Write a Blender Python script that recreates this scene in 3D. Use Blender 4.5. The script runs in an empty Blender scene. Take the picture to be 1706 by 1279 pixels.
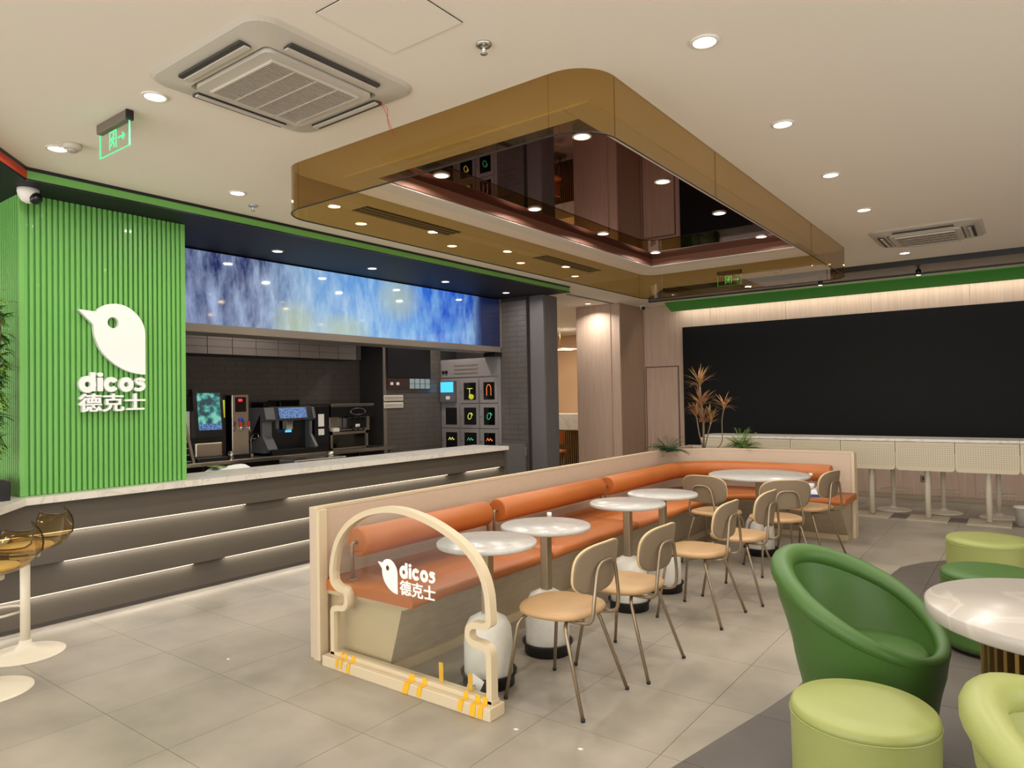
import bpy, bmesh, math, random
from math import sin, cos, pi, radians, sqrt
from mathutils import Vector, Matrix
random.seed(7)
SC = bpy.context.scene
COL = SC.collection

# ------------------------------------------------------------------ camera
YAW, PIT, ROL, HC, FPX = radians(36.85), radians(1.128), radians(-0.986), 1.53, 1158.0
_f = Vector((-sin(YAW)*cos(PIT), cos(YAW)*cos(PIT), sin(PIT)))
_r = Vector((cos(YAW), sin(YAW), 0)); _u = _r.cross(_f)
_R = cos(ROL)*_r + sin(ROL)*_u; _U = -sin(ROL)*_r + cos(ROL)*_u
cd = bpy.data.cameras.new('camera'); cam = bpy.data.objects.new('camera', cd); COL.objects.link(cam)
m = Matrix.Identity(4)
for i in range(3):
    m[i][0] = _R[i]; m[i][1] = _U[i]; m[i][2] = -_f[i]
m[2][3] = HC
cam.matrix_world = m
cd.sensor_fit = 'HORIZONTAL'; cd.sensor_width = 36.0; cd.lens = FPX/1706*36; cd.clip_start = 0.05; cd.clip_end = 100
SC.camera = cam
# ------------------------------------------------------------------ world, exposure
w = bpy.data.worlds.new('world'); SC.world = w; w.use_nodes = True
w.node_tree.nodes['Background'].inputs[0].default_value = (1, .985, .96, 1)
w.node_tree.nodes['Background'].inputs[1].default_value = 2.9
SC.view_settings.view_transform = 'Standard'; SC.view_settings.look = 'None'
SC.view_settings.exposure = 0.26; SC.view_settings.gamma = 1.0
SC.view_settings.use_curve_mapping = False
LAMP_W = 7.0          # watts of one ceiling downlight
WARM = (1.0, .95, .87)
CZ = 3.08              # ceiling height

# ------------------------------------------------------------------ materials
def lin(c):
    return tuple((v/255/12.92 if v/255 <= .04045 else ((v/255+.055)/1.055)**2.4) for v in c)
def mat(name, rgb, rough=.5, metal=0.0, n=None, bump=None, coat=0, spec=.5, emit=None, es=0, trans=0, sheen=0, stretch=None, var=0, alpha=1):
    """n=(scale, amount, rgb2) colour noise; bump=(scale, strength); stretch=(x,y,z) scale of the noise"""
    M = bpy.data.materials.new(name); M.use_nodes = True
    nt = M.node_tree; N = nt.nodes; L = nt.links; b = N['Principled BSDF']
    c = lin(rgb); b.inputs['Base Color'].default_value = (*c, 1)
    b.inputs['Roughness'].default_value = rough; b.inputs['Metallic'].default_value = metal
    b.inputs['Specular IOR Level'].default_value = spec
    if coat: b.inputs['Coat Weight'].default_value = coat; b.inputs['Coat Roughness'].default_value = .05
    if sheen: b.inputs['Sheen Weight'].default_value = sheen
    if trans: b.inputs['Transmission Weight'].default_value = trans
    if alpha < 1: b.inputs['Alpha'].default_value = alpha
    if emit: b.inputs['Emission Color'].default_value = (*lin(emit), 1); b.inputs['Emission Strength'].default_value = es
    if n or bump:
        g = N.new('ShaderNodeNewGeometry') if (n and len(n) > 3) else None
        tc = N.new('ShaderNodeTexCoord'); mp = N.new('ShaderNodeMapping')
        L.new(g.outputs['Position'] if g else tc.outputs['Object'], mp.inputs[0])
        if stretch: mp.inputs['Scale'].default_value = stretch
    if n:
        t = N.new('ShaderNodeTexNoise'); t.inputs['Scale'].default_value = n[0]; t.inputs['Detail'].default_value = 6
        L.new(mp.outputs[0], t.inputs[0])
        r = N.new('ShaderNodeValToRGB'); r.color_ramp.elements[0].position = .5-n[1]; r.color_ramp.elements[1].position = .5+n[1]
        r.color_ramp.elements[0].color = (*c, 1); r.color_ramp.elements[1].color = (*lin(n[2]), 1)
        L.new(t.outputs[0], r.inputs[0]); out = r.outputs[0]
        if var:
            oi = N.new('ShaderNodeObjectInfo'); mr = N.new('ShaderNodeMapRange')
            mr.inputs[3].default_value = 1-var; mr.inputs[4].default_value = 1+var
            L.new(oi.outputs['Random'], mr.inputs[0])
            h = N.new('ShaderNodeHueSaturation'); L.new(mr.outputs[0], h.inputs['Value']); L.new(out, h.inputs['Color']); out = h.outputs[0]
        L.new(out, b.inputs['Base Color'])
    if bump:
        t2 = N.new('ShaderNodeTexNoise'); t2.inputs['Scale'].default_value = bump[0]; t2.inputs['Detail'].default_value = 4
        L.new(mp.outputs[0], t2.inputs[0])
        bm_ = N.new('ShaderNodeBump'); bm_.inputs['Strength'].default_value = bump[1]; bm_.inputs['Distance'].default_value = .01
        L.new(t2.outputs[0], bm_.inputs['Height']); L.new(bm_.outputs[0], b.inputs['Normal'])
    return M
def glassy(name, tint, refl=1.0, rough=.0):
    """thin tinted acrylic/glass: tinted transparency + fresnel reflection (a real two-faced slab)"""
    M = bpy.data.materials.new(name); M.use_nodes = True; nt = M.node_tree; N = nt.nodes; L = nt.links
    N.remove(N['Principled BSDF'])
    tr = N.new('ShaderNodeBsdfTransparent'); tr.inputs[0].default_value = (*tint, 1)
    gl = N.new('ShaderNodeBsdfGlossy'); gl.inputs['Roughness'].default_value = rough; gl.inputs[0].default_value = (refl, refl, refl, 1)
    lw = N.new('ShaderNodeLayerWeight'); lw.inputs[0].default_value = .5      # Schlick reflectance, same on both faces
    pw = N.new('ShaderNodeMath'); pw.operation = 'POWER'; pw.inputs[1].default_value = 5; L.new(lw.outputs['Facing'], pw.inputs[0])
    fr = N.new('ShaderNodeMath'); fr.operation = 'MULTIPLY_ADD'; fr.inputs[1].default_value = .95; fr.inputs[2].default_value = .04; L.new(pw.outputs[0], fr.inputs[0])
    mx = N.new('ShaderNodeMixShader'); L.new(fr.outputs[0], mx.inputs[0]); L.new(tr.outputs[0], mx.inputs[1]); L.new(gl.outputs[0], mx.inputs[2])
    L.new(mx.outputs[0], N['Material Output'].inputs[0])
    return M
def marble(name, base, vein, scale=2.2, rough=.25):
    M = bpy.data.materials.new(name); M.use_nodes = True; nt = M.node_tree; N = nt.nodes; L = nt.links; b = N['Principled BSDF']
    g = N.new('ShaderNodeNewGeometry'); t = N.new('ShaderNodeTexNoise'); t.inputs['Scale'].default_value = scale; t.inputs['Detail'].default_value = 8; t.inputs['Distortion'].default_value = 1.2
    L.new(g.outputs['Position'], t.inputs[0])
    r = N.new('ShaderNodeValToRGB'); e = r.color_ramp.elements
    e[0].position = .475; e[0].color = (*lin(base), 1); e[1].position = .525; e[1].color = (*lin(base), 1)
    x = e.new(.5); x.color = (*lin(vein), 1)
    L.new(t.outputs[0], r.inputs[0]); L.new(r.outputs[0], b.inputs['Base Color']); b.inputs['Roughness'].default_value = rough
    return M

M_ = dict(
 ceil=mat('ceiling_paint', (236, 228, 214), .9),
 trimw=mat('white_trim', (225, 220, 210), .5),
 tile=mat('floor_tile', (136, 129, 116), .38, n=(1.5, .17, (172, 162, 147), 1), var=.025, bump=(9, .05)),
 dtile=mat('dark_floor_tile', (84, 77, 72), .42, n=(1.6, .25, (104, 96, 90), 1), var=.04),
 grout=mat('grout', (96, 88, 76), .9),
 wood=mat('pink_wood_laminate', (192, 164, 144), .55, n=(6, .22, (210, 184, 165), 1), stretch=(9, 9, .35)),
 wood2=mat('pale_wood_laminate', (196, 176, 154), .5, n=(3, .3, (202, 182, 160), 1), stretch=(1, 6, 8)),
 creamw=mat('cream_paint', (208, 190, 158), .45),
 screenb=mat('black_led_wall', (17, 16, 16), .6, spec=.2),
 black=mat('black_paint', (20, 20, 22), .4),
 soffit=mat('dark_soffit', (26, 27, 32), .6, spec=.3),
 greysoff=mat('grey_soffit', (70, 64, 58), .35),
 green=mat('green_stripe', (112, 174, 88), .5),
 dgreen=mat('deep_green_board', (62, 156, 56), .45),
 red=mat('red_stripe', (190, 60, 38), .5),
 slat=mat('green_lacquer', (112, 178, 88), .4, coat=.1),
 white=mat('white_letter', (238, 238, 236), .4),
 counter=mat('grey_counter_panel', (76, 69, 60), .5, n=(2, .3, (84, 76, 66), 1)),
 plinth=mat('dark_plinth', (58, 52, 48), .5),
 marb=marble('white_marble', (222, 216, 206), (206, 199, 188)),
 cafe=marble('cafe_top', (188, 184, 178), (178, 174, 166), 5),
 marb2=marble('veined_marble', (180, 172, 163), (194, 188, 180), 1.6),
 ktile=mat('dark_kitchen_tile', (84, 78, 75), .35, n=(3, .3, (96, 89, 85), 1), var=.04),
 kwall=mat('kitchen_grout', (48, 44, 43), .8),
 hoodt=mat('hood_tile', (112, 104, 100), .4, var=.03, n=(3, .3, (122, 113, 108), 1)),
 frame=mat('bronze_grey_frame', (128, 118, 108), .4, metal=.3),
 colm=mat('grey_column', (100, 95, 94), .45),
 lock=mat('locker_paint', (128, 122, 122), .45),
 steel=mat('stainless_steel', (190, 182, 172), .25, metal=1),
 chrome=mat('chrome', (210, 210, 210), .08, metal=1),
 bplas=mat('black_plastic', (18, 18, 20), .25),
 gplas=mat('grey_plastic', (92, 94, 98), .45),
 glassd=mat('dark_glass', (10, 10, 12), .06),
 orange=mat('orange_leather', (176, 98, 42), .42, bump=(120, .08), n=(3, .3, (188, 108, 50), 1)),
 bent=mat('bench_laminate', (170, 152, 126), .5, n=(5, .25, (184, 166, 140), 1), stretch=(2, 2, 8)),
 bentl=mat('bench_end_laminate', (196, 176, 140), .5),
 taupe=mat('taupe_metal', (160, 142, 118), .38, metal=.75),
 tanl=mat('tan_leather', (188, 152, 108), .42, bump=(90, .06)),
 olive=mat('taupe_veneer', (132, 114, 92), .5),
 cream=mat('cream_ply_edge', (214, 188, 140), .5),
 rubber=mat('black_rubber', (22, 18, 16), .6),
 plast=mat('frosted_plastic_wrap', (226, 222, 212), .35, n=(7, .25, (206, 200, 188)), bump=(16, .5)),
 lounge=mat('green_leather', (63, 97, 39), .45, bump=(140, .06), n=(4, .35, (70, 106, 44))),
 lime=mat('lime_leather', (148, 154, 88), .42, bump=(140, .05), n=(4, .35, (156, 162, 94))),
 brass=mat('brass_fin', (156, 124, 78), .35, metal=.8),
 core=mat('dark_core', (26, 20, 16), .6),
 whitem=mat('white_metal', (222, 212, 192), .35),
 perf=mat('perforated_panel', (206, 194, 168), .5),
 tape=mat('yellow_tape', (232, 178, 28), .5),
 paper=mat('paper', (232, 230, 226), .7),
 leafd=mat('dark_leaf', (40, 84, 38), .5), leafl=mat('light_leaf', (112, 150, 60), .5),
 leafr=mat('variegated_leaf', (176, 150, 84), .5, n=(9, .2, (150, 84, 70))),
 stem=mat('stem', (120, 100, 76), .7), soil=mat('soil', (50, 40, 32), .9, n=(40, .2, (80, 66, 52)), bump=(60, .6)),
 peach=mat('peach_wall', (214, 176, 140), .6),
 vent=mat('vent_dark', (60, 56, 50), .7), ac=mat('ac_plastic', (196, 189, 176), .5), acslat=mat('ac_slat', (176, 166, 152), .5),
 lens=mat('lamp_lens', (255, 255, 255), .5, emit=(255, 244, 236), es=9),
 led=mat('led_strip', (255, 240, 215), .5, emit=(255, 226, 190), es=1.6),
 exitg=mat('exit_green', (60, 220, 140), .4, emit=(70, 230, 140), es=.9),
 lcd=mat('lcd_blue', (60, 170, 230), .3, emit=(70, 180, 235), es=1.0),
 lcd2=mat('lcd_dark', (20, 40, 60), .3, emit=(50, 90, 150), es=.6, n=(60, .1, (120, 150, 190))),
 scrd=mat('screen_picture', (20, 60, 60), .3),
 skirt=glassy('gold_acrylic', (.76, .655, .42), .95),
 amber=glassy('amber_acrylic', (.90, .80, .56), .9),
 clear=glassy('clear_glass', (.95, .96, .95), .9),
 mirror=mat('bronze_mirror', (120, 72, 64), .02, metal=1),
 copper=mat('copper_trim', (128, 86, 68), .5, metal=.3),
 yell=mat('yellow_print', (190, 200, 40), .5, emit=(190, 190, 40), es=.25),
 neon1=mat('neon_orange', (230, 120, 50), .5, emit=(230, 120, 60), es=.7),
 neon2=mat('neon_yellow', (210, 210, 80), .5, emit=(200, 200, 90), es=.7),
 neon3=mat('neon_green', (60, 170, 120), .5, emit=(60, 170, 120), es=.5),
 cyan=mat('card_blue', (150, 170, 176), .5), brown=mat('brown_board', (58, 38, 32), .5),
 blue=mat('blue_plastic', (50, 70, 160), .5), redp=mat('red_plastic', (190, 40, 30), .5),
)
# picture on the light box: white-blue falling water with yellow patches
def waterfall():
    M = bpy.data.materials.new('waterfall_picture'); M.use_nodes = True; nt = M.node_tree; N = nt.nodes; L = nt.links; b = N['Principled BSDF']
    g = N.new('ShaderNodeNewGeometry'); sp = N.new('ShaderNodeSeparateXYZ'); L.new(g.outputs['Position'], sp.inputs[0])
    mp = N.new('ShaderNodeMapping'); mp.inputs['Rotation'].default_value = (radians(-22), 0, 0); mp.inputs['Scale'].default_value = (1, 2.6, .9); L.new(g.outputs['Position'], mp.inputs[0])
    t = N.new('ShaderNodeTexNoise'); t.inputs['Scale'].default_value = 3.0; t.inputs['Detail'].default_value = 7; t.inputs['Roughness'].default_value = .62; L.new(mp.outputs[0], t.inputs[0])
    def ramp(src, st):
        r = N.new('ShaderNodeValToRGB'); e = r.color_ramp.elements
        e[0].position, e[0].color = st[0][0], (*lin(st[0][1]), 1); e[1].position, e[1].color = st[-1][0], (*lin(st[-1][1]), 1)
        for p, c in st[1:-1]:
            x = e.new(p); x.color = (*lin(c), 1)
        L.new(src, r.inputs[0]); return r.outputs[0]
    def mth(op, a, bb, c=None):
        q = N.new('ShaderNodeMath'); q.operation = op
        for i, v in enumerate((a, bb, c)):
            if v is None: continue
            if isinstance(v, (int, float)): q.inputs[i].default_value = v
            else: L.new(v, q.inputs[i])
        return q.outputs[0]
    u = mth('MULTIPLY_ADD', sp.outputs[1], 1/5.0, -3.13/5.0)            # 0..1 along the box
    dark = ramp(u, [(0, (28, 36, 88)), (.2, (40, 50, 100)), (.32, (120, 165, 215)), (.5, (86, 150, 222)), (.62, (60, 130, 220)), (.74, (12, 70, 200)), (.86, (20, 80, 190)), (.91, (14, 26, 66)), (1, (10, 20, 50))])
    lite = ramp(u, [(0, (150, 165, 205)), (.2, (175, 195, 225)), (.32, (190, 215, 232)), (.5, (175, 210, 238)), (.66, (140, 190, 235)), (.78, (110, 170, 230)), (.86, (150, 190, 225)), (.91, (20, 34, 70)), (1, (12, 22, 50))])
    # brighter toward the bottom on the right half (spray)
    v = mth('MULTIPLY_ADD', sp.outputs[2], -1/.68, 2.97/.68)
    sh = mth('MULTIPLY_ADD', v, .16, -.06)
    fac0 = mth('ADD', t.outputs[0], sh)
    fac = ramp(fac0, [(.34, (0, 0, 0)), (.74, (255, 255, 255))])
    mx = N.new('ShaderNodeMix'); mx.data_type = 'RGBA'; L.new(fac, mx.inputs[0]); L.new(dark, mx.inputs[6]); L.new(lite, mx.inputs[7])
    # yellow-green patches
    def blob(cy, cz, ry, rz):
        a = mth('POWER', mth('MULTIPLY_ADD', sp.outputs[1], 1/ry, -cy/ry), 2); c = mth('POWER', mth('MULTIPLY_ADD', sp.outputs[2], 1/rz, -cz/rz), 2)
        d = mth('ADD', a, c); d = mth('ADD', d, mth('MULTIPLY', t.outputs[0], .7))
        return ramp(d, [(.3, (200, 200, 200)), (1.25, (0, 0, 0))])
    bl = mth('MAXIMUM', blob(6.05, 2.8, .5, .42), mth('MAXIMUM', blob(4.55, 2.36, .4, .34), blob(5.2, 2.34, .55, .24)))
    mx2 = N.new('ShaderNodeMix'); mx2.data_type = 'RGBA'; L.new(bl, mx2.inputs[0]); L.new(mx.outputs[2], mx2.inputs[6]); mx2.inputs[7].default_value = (*lin((196, 205, 150)), 1)
    L.new(mx2.outputs[2], b.inputs['Emission Color']); b.inputs['Emission Strength'].default_value = .8
    b.inputs['Base Color'].default_value = (.01, .01, .012, 1); b.inputs['Roughness'].default_value = .05
    return M
M_['fall'] = waterfall()
def portrait():
    M = bpy.data.materials.new('drink_screen'); M.use_nodes = True; nt = M.node_tree; N = nt.nodes; L = nt.links; b = N['Principled BSDF']
    tc = N.new('ShaderNodeTexCoord'); t = N.new('ShaderNodeTexNoise'); t.inputs['Scale'].default_value = 14; L.new(tc.outputs['Object'], t.inputs[0])
    r = N.new('ShaderNodeValToRGB'); e = r.color_ramp.elements; e[0].position = .38; e[0].color = (.01, .04, .05, 1); e[1].position = .62; e[1].color = (.18, .5, .42, 1)
    x = e.new(.5); x.color = (.03, .22, .2, 1)
    L.new(t.outputs[0], r.inputs[0]); L.new(r.outputs[0], b.inputs['Emission Color']); b.inputs['Emission Strength'].default_value = .9; b.inputs['Base Color'].default_value = (.01, .01, .01, 1)
    return M
M_['scrd'] = portrait()

# ------------------------------------------------------------------ mesh helpers
class MB:
    def __init__(s): s.v = []; s.f = []; s.sm = []
    def add(s, vs, fs, smooth=False):
        o = len(s.v); s.v += [tuple(v) for v in vs]
        for f in fs: s.f.append([i+o for i in f]); s.sm.append(smooth)
        return s
    def box(s, x0, x1, y0, y1, z0, z1, b=0):
        if x0 > x1: x0, x1 = x1, x0
        if y0 > y1: y0, y1 = y1, y0
        if z0 > z1: z0, z1 = z1, z0
        if b <= 0:
            vs = [(x, y, z) for z in (z0, z1) for x, y in ((x0, y0), (x1, y0), (x1, y1), (x0, y1))]
            return s.add(vs, [(3, 2, 1, 0), (4, 5, 6, 7), (0, 1, 5, 4), (1, 2, 6, 5), (2, 3, 7, 6), (3, 0, 4, 7)])
        bm = bmesh.new(); r = bmesh.ops.create_cube(bm, size=1)
        for v in bm.verts: v.co = ((x0+x1)/2+v.co.x*(x1-x0), (y0+y1)/2+v.co.y*(y1-y0), (z0+z1)/2+v.co.z*(z1-z0))
        bmesh.ops.bevel(bm, geom=bm.edges[:], offset=b, segments=2, affect='EDGES', profile=.6)
        return s.bm(bm)
    def bm(s, bm, smooth=False):
        bm.verts.ensure_lookup_table(); bm.verts.index_update()
        s.add([v.co[:] for v in bm.verts], [[v.index for v in f.verts] for f in bm.faces], smooth); bm.free(); return s
    def lathe(s, prof, c=(0, 0, 0), n=28, smooth=True, a0=0, a1=2*pi):
        full = abs(a1-a0-2*pi) < 1e-6; k = n if full else n+1
        vs = [(c[0]+r*cos(a0+(a1-a0)*i/n), c[1]+r*sin(a0+(a1-a0)*i/n), c[2]+z) for r, z in prof for i in range(k)]
        fs = []
        for j in range(len(prof)-1):
            for i in range(n if full else n):
                a = j*k+i; b = j*k+(i+1) % k
                if not full and i+1 >= k: continue
                fs.append((a, b, b+k, a+k))
        s.add(vs, fs, smooth)
        if full:
            o = len(s.v)-len(vs)
            if prof[0][0] > 1e-5: s.f.append([o+i for i in reversed(range(k))]); s.sm.append(False)
            if prof[-1][0] > 1e-5: s.f.append([o+(len(prof)-1)*k+i for i in range(k)]); s.sm.append(False)
        return s
    def cyl(s, x, y, z0, z1, r, n=24, r1=None):
        r1 = r if r1 is None else r1
        o = len(s.v); vs = [(x+r*cos(2*pi*i/n), y+r*sin(2*pi*i/n), z0) for i in range(n)]+[(x+r1*cos(2*pi*i/n), y+r1*sin(2*pi*i/n), z1) for i in range(n)]
        s.add(vs, [(i, (i+1) % n, (i+1) % n+n, i+n) for i in range(n)], True)
        s.add([], []); s.f.append([o+i for i in reversed(range(n))]); s.sm.append(False); s.f.append([o+n+i for i in range(n)]); s.sm.append(False)
        return s
    def tube(s, pts, r, n=8, closed=False, rr=None):
        P = [Vector(p) for p in pts]; k = len(P); T = []
        for i in range(k):
            a = P[i-1] if (i > 0 or closed) else P[i]; b = P[(i+1) % k] if (i < k-1 or closed) else P[i]
            T.append((b-a).normalized())
        ref = Vector((0, 0, 1)) if abs(T[0].z) < .9 else Vector((1, 0, 0))
        nrm = (ref-T[0]*ref.dot(T[0])).normalized(); vs = []
        for i in range(k):
            nrm = (nrm-T[i]*nrm.dot(T[i])).normalized(); bn = T[i].cross(nrm); q = rr[i] if rr else r
            for j in range(n):
                a = 2*pi*j/n; vs.append(P[i]+(nrm*cos(a)+bn*sin(a))*q)
        fs = []; rng = k if closed else k-1
        for i in range(rng):
            for j in range(n):
                a = i*n+j; b = i*n+(j+1) % n; c = ((i+1) % k)*n+(j+1) % n; d = ((i+1) % k)*n+j
                fs.append((a, d, c, b)[::-1])
        o = len(s.v); s.add(vs, fs, True)
        if not closed:
            s.f.append([o+j for j in reversed(range(n))]); s.sm.append(False); s.f.append([o+(k-1)*n+j for j in range(n)]); s.sm.append(False)
        return s
    def prism(s, poly, fn0, fn1, smooth=False):
        """polygon (2-D) mapped by fn0 and fn1 to the two end faces"""
        k = len(poly); o = len(s.v)
        s.add([fn0(*p) for p in poly]+[fn1(*p) for p in poly], [(i, (i+1) % k, (i+1) % k+k, i+k) for i in range(k)], smooth)
        s.f.append([o+i for i in reversed(range(k))]); s.sm.append(False); s.f.append([o+k+i for i in range(k)]); s.sm.append(False)
        return s
    def slab(s, poly, z0, z1): return s.prism(poly, lambda x, y: (x, y, z0), lambda x, y: (x, y, z1))
    def strip(s, path, w, z0, z1):
        """wall of thickness w to the left of an XY path"""
        A = offs(path, 0); B = offs(path, w); k = len(path)
        vs = [(x, y, z0) for x, y in A]+[(x, y, z1) for x, y in A]+[(x, y, z1) for x, y in B]+[(x, y, z0) for x, y in B]
        fs = []
        for i in range(k-1):
            for q in range(4):
                p = (q+1) % 4; fs.append((q*k+i, p*k+i, p*k+i+1, q*k+i+1))
        fs += [(0, 3*k, 2*k, k), (k-1, 2*k-1, 3*k-1, 4*k-1)]
        return s.add(vs, fs)
    def mesh(s, name, M=None, bev=0):
        me = bpy.data.meshes.new(name); me.from_pydata(s.v, [], s.f); me.polygons.foreach_set('use_smooth', s.sm)
        bm = bmesh.new(); bm.from_mesh(me)
        bmesh.ops.recalc_face_normals(bm, faces=bm.faces[:]); bm.to_mesh(me); bm.free()
        if M: me.materials.append(M_[M] if isinstance(M, str) else M)
        return me
    def build(s, name, M, parent=None, **tg):
        return obj(name, s.mesh(name, M), parent, **tg)
def offs(path, d):
    out = []; k = len(path)
    for i in range(k):
        a = Vector(path[max(i-1, 0)]); b = Vector(path[min(i+1, k-1)]); p = Vector(path[i])
        if 0 < i < k-1:
            t1 = (p-a).normalized(); t2 = (b-p).normalized(); t = (t1+t2).normalized(); c = max(.4, t.dot(t1))
        else: t = (b-a).normalized(); c = 1
        out.append((p.x-t.y*d/c, p.y+t.x*d/c))
    return out
def arc(cx, cy, r, a0, a1, n=10): return [(cx+r*cos(radians(a0+(a1-a0)*i/n)), cy+r*sin(radians(a0+(a1-a0)*i/n))) for i in range(n+1)]
def smoothpath(pts, r=.03, n=4):
    """round the corners of a 3-D polyline"""
    P = [Vector(p) for p in pts]; out = [P[0]]
    for i in range(1, len(P)-1):
        a, b, c = P[i-1], P[i], P[i+1]; q = min(r, (a-b).length*.48, (c-b).length*.48)
        s = b+(a-b).normalized()*q; e = b+(c-b).normalized()*q
        for j in range(n+1):
            t = j/n; out.append(s*(1-t)**2+b*2*t*(1-t)+e*t*t)
    return out+[P[-1]]
def obj(name, me, parent=None, **tg):
    o = bpy.data.objects.new(name, me); COL.objects.link(o)
    if parent: o.parent = parent
    tag(o, **tg); return o
def tag(o, label=None, cat=None, group=None, kind=None):
    if label: o['label'] = label
    if cat: o['category'] = cat
    if group: o['group'] = group
    if kind: o['kind'] = kind
    return o
def thing(name, label, cat, loc=(0, 0, 0), rz=0, group=None, rot=None):
    o = bpy.data.objects.new(name, None); COL.objects.link(o); o.empty_display_size = .1
    o.location = loc; o.rotation_euler = rot if rot else (0, 0, rz)
    return tag(o, label, cat, group)
def structure(name, mb, M, parent=None, label=None): return mb.build(name, M, parent, kind='structure' if parent is None else None, label=label)
def kids(o): return [c for c in bpy.data.objects if c.parent == o]
def dup(root, loc, rz=0, label=None, group=None):
    def cp(o, p):
        c = o.copy(); COL.objects.link(c); c.parent = p
        for ch in CH[o.name]: cp(ch, c)
        return c
    CH = {}
    def reg(o):
        CH[o.name] = kids(o)
        for ch in CH[o.name]: reg(ch)
    reg(root); r = cp(root, None); r.location = loc; r.rotation_euler = (root.rotation_euler[0], root.rotation_euler[1], rz)
    if label: r['label'] = label
    if group: r['group'] = group
    return r
def text_mesh(name, body, M, fit, bold=0.0, extrude=.01, fat=0):
    """lettering as a mesh lying in local XY, scaled into fit=(x0,x1,y0,y1)"""
    cu = bpy.data.curves.new(name, 'FONT'); cu.body = body; cu.size = 1; cu.extrude = 0; cu.offset = bold; cu.resolution_u = 4
    o = bpy.data.objects.new(name, cu); COL.objects.link(o)
    bpy.context.view_layer.update(); dg = bpy.context.evaluated_depsgraph_get()
    me = bpy.data.meshes.new_from_object(o.evaluated_get(dg)); bpy.data.objects.remove(o); bpy.data.curves.remove(cu)
    xs = [v.co.x for v in me.vertices]; ys = [v.co.y for v in me.vertices]
    x0, x1, y0, y1 = fit; sx = (x1-x0)/(max(xs)-min(xs)); sy = (y1-y0)/(max(ys)-min(ys)); mx, my = min(xs), min(ys)
    for v in me.vertices: v.co = (x0+(v.co.x-mx)*sx, y0+(v.co.y-my)*sy, 0)
    bm = bmesh.new(); bm.from_mesh(me); bmesh.ops.remove_doubles(bm, verts=bm.verts, dist=1e-5)
    r = bmesh.ops.extrude_face_region(bm, geom=bm.faces[:])
    for g in r['geom']:
        if isinstance(g, bmesh.types.BMVert): g.co.z += extrude
    bmesh.ops.recalc_face_normals(bm, faces=bm.faces[:]); bm.to_mesh(me); bm.free()
    if fat:        # heavier strokes: three copies side by side, each a hair higher than the last
        vs = [v.co.copy() for v in me.vertices]; fs = [list(p.vertices) for p in me.polygons]; k = len(vs); V = []; F = []
        for i, (dx, dy) in enumerate(((0, 0), (fat, 0), (-fat, 0), (0, fat*.6))):
            V += [(v.x+dx, v.y+dy, v.z*(1+.012*i)+(extrude*.004*i)) for v in vs]; F += [[q+i*k for q in f] for f in fs]
        me = bpy.data.meshes.new(name); me.from_pydata(V, [], F)
    me.materials.clear(); me.materials.append(M_[M]); me.name = name
    return me
def area(name, loc, sx, sy, W, color=WARM, rot=(0, 0, 0), spread=180, disk=False, parent=None):
    l = bpy.data.lights.new(name, 'AREA'); l.shape = 'DISK' if disk else 'RECTANGLE'; l.size = sx
    if not disk: l.size_y = sy
    l.energy = W; l.color = color; l.spread = radians(spread)
    o = bpy.data.objects.new(name, l); COL.objects.link(o); o.location = loc; o.rotation_euler = rot
    if parent: o.parent = parent
    return o

# ================================================================== SETTING
# ---- floor: base plate, tiles as single pieces
flo = structure('floor', MB().box(-12, 4.2, -4.2, 15.2, -.12, -.003), 'grout')
XS = [-3.11+.6*k for k in range(-4, 8)]; YS = [1.555+.6*k for k in range(-2, 17)]
tm = MB().box(-.2988, .2988, -.2988, .2988, -.004, 0).mesh('tile', 'tile')
for i in range(len(XS)-1):
    for j in range(len(YS)-1):
        o = obj('tile', tm, flo); o.location = (XS[i]+.3, YS[j]+.3, 0)
far = MB()
for (a, b, c, d) in ((-12, XS[0], -4.2, 15.2), (XS[-1], 4.2, -4.2, 15.2), (XS[0], XS[-1], -4.2, YS[0]), (XS[0], XS[-1], YS[-1], 15.2)):
    far.box(a, b, c, d, -.004, 0)
far.build('tile_surround', 'tile', flo, kind='stuff')
# dark stone island under the lounge seating, cut into the same grid
island = [(-1.62, .955), (-1.36, 2.0), (-1.225, 2.685), (-1.15, 3.06), (-1.08, 3.4), (-1.02, 3.75), (-1.0, 4.4), (-1.02, 5.4), (-1.0, 6.4), (-.96, 6.86), (-.82, 7.16), (-.6, 7.43), (-.3, 7.6), (.3, 7.75), (1.69, 7.85), (1.69, .955)]
def clip(poly, ax, lim, keep):
    out = []
    for i in range(len(poly)):
        a, b = poly[i-1], poly[i]; ia = (a[ax]-lim)*keep >= 0; ib = (b[ax]-lim)*keep >= 0
        if ia != ib:
            t = (lim-a[ax])/(b[ax]-a[ax]); out.append((a[0]+t*(b[0]-a[0]), a[1]+t*(b[1]-a[1])))
        if ib: out.append(b)
    return out
for i in range(len(XS)-1):
    for j in range(len(YS)-1):
        p = island
        for ax, lim, kp in ((0, XS[i]+.0012, 1), (0, XS[i+1]-.0012, -1), (1, YS[j]+.0012, 1), (1, YS[j+1]-.0012, -1)):
            p = clip(p, ax, lim, kp)
            if len(p) < 3: break
        if len(p) >= 3:
            ar = abs(sum(p[k-1][0]*p[k][1]-p[k][0]*p[k-1][1] for k in range(len(p))))/2
            if ar > 1e-4: MB().slab(p, .0002, .003).build('dark_tile', 'dtile', flo, label='dark grey floor tile')
MB().box(-4.0, 3.0, 9.52, 9.83, .0002, .003).build('dark_border', 'dtile', flo, label='dark grey tile border')

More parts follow.
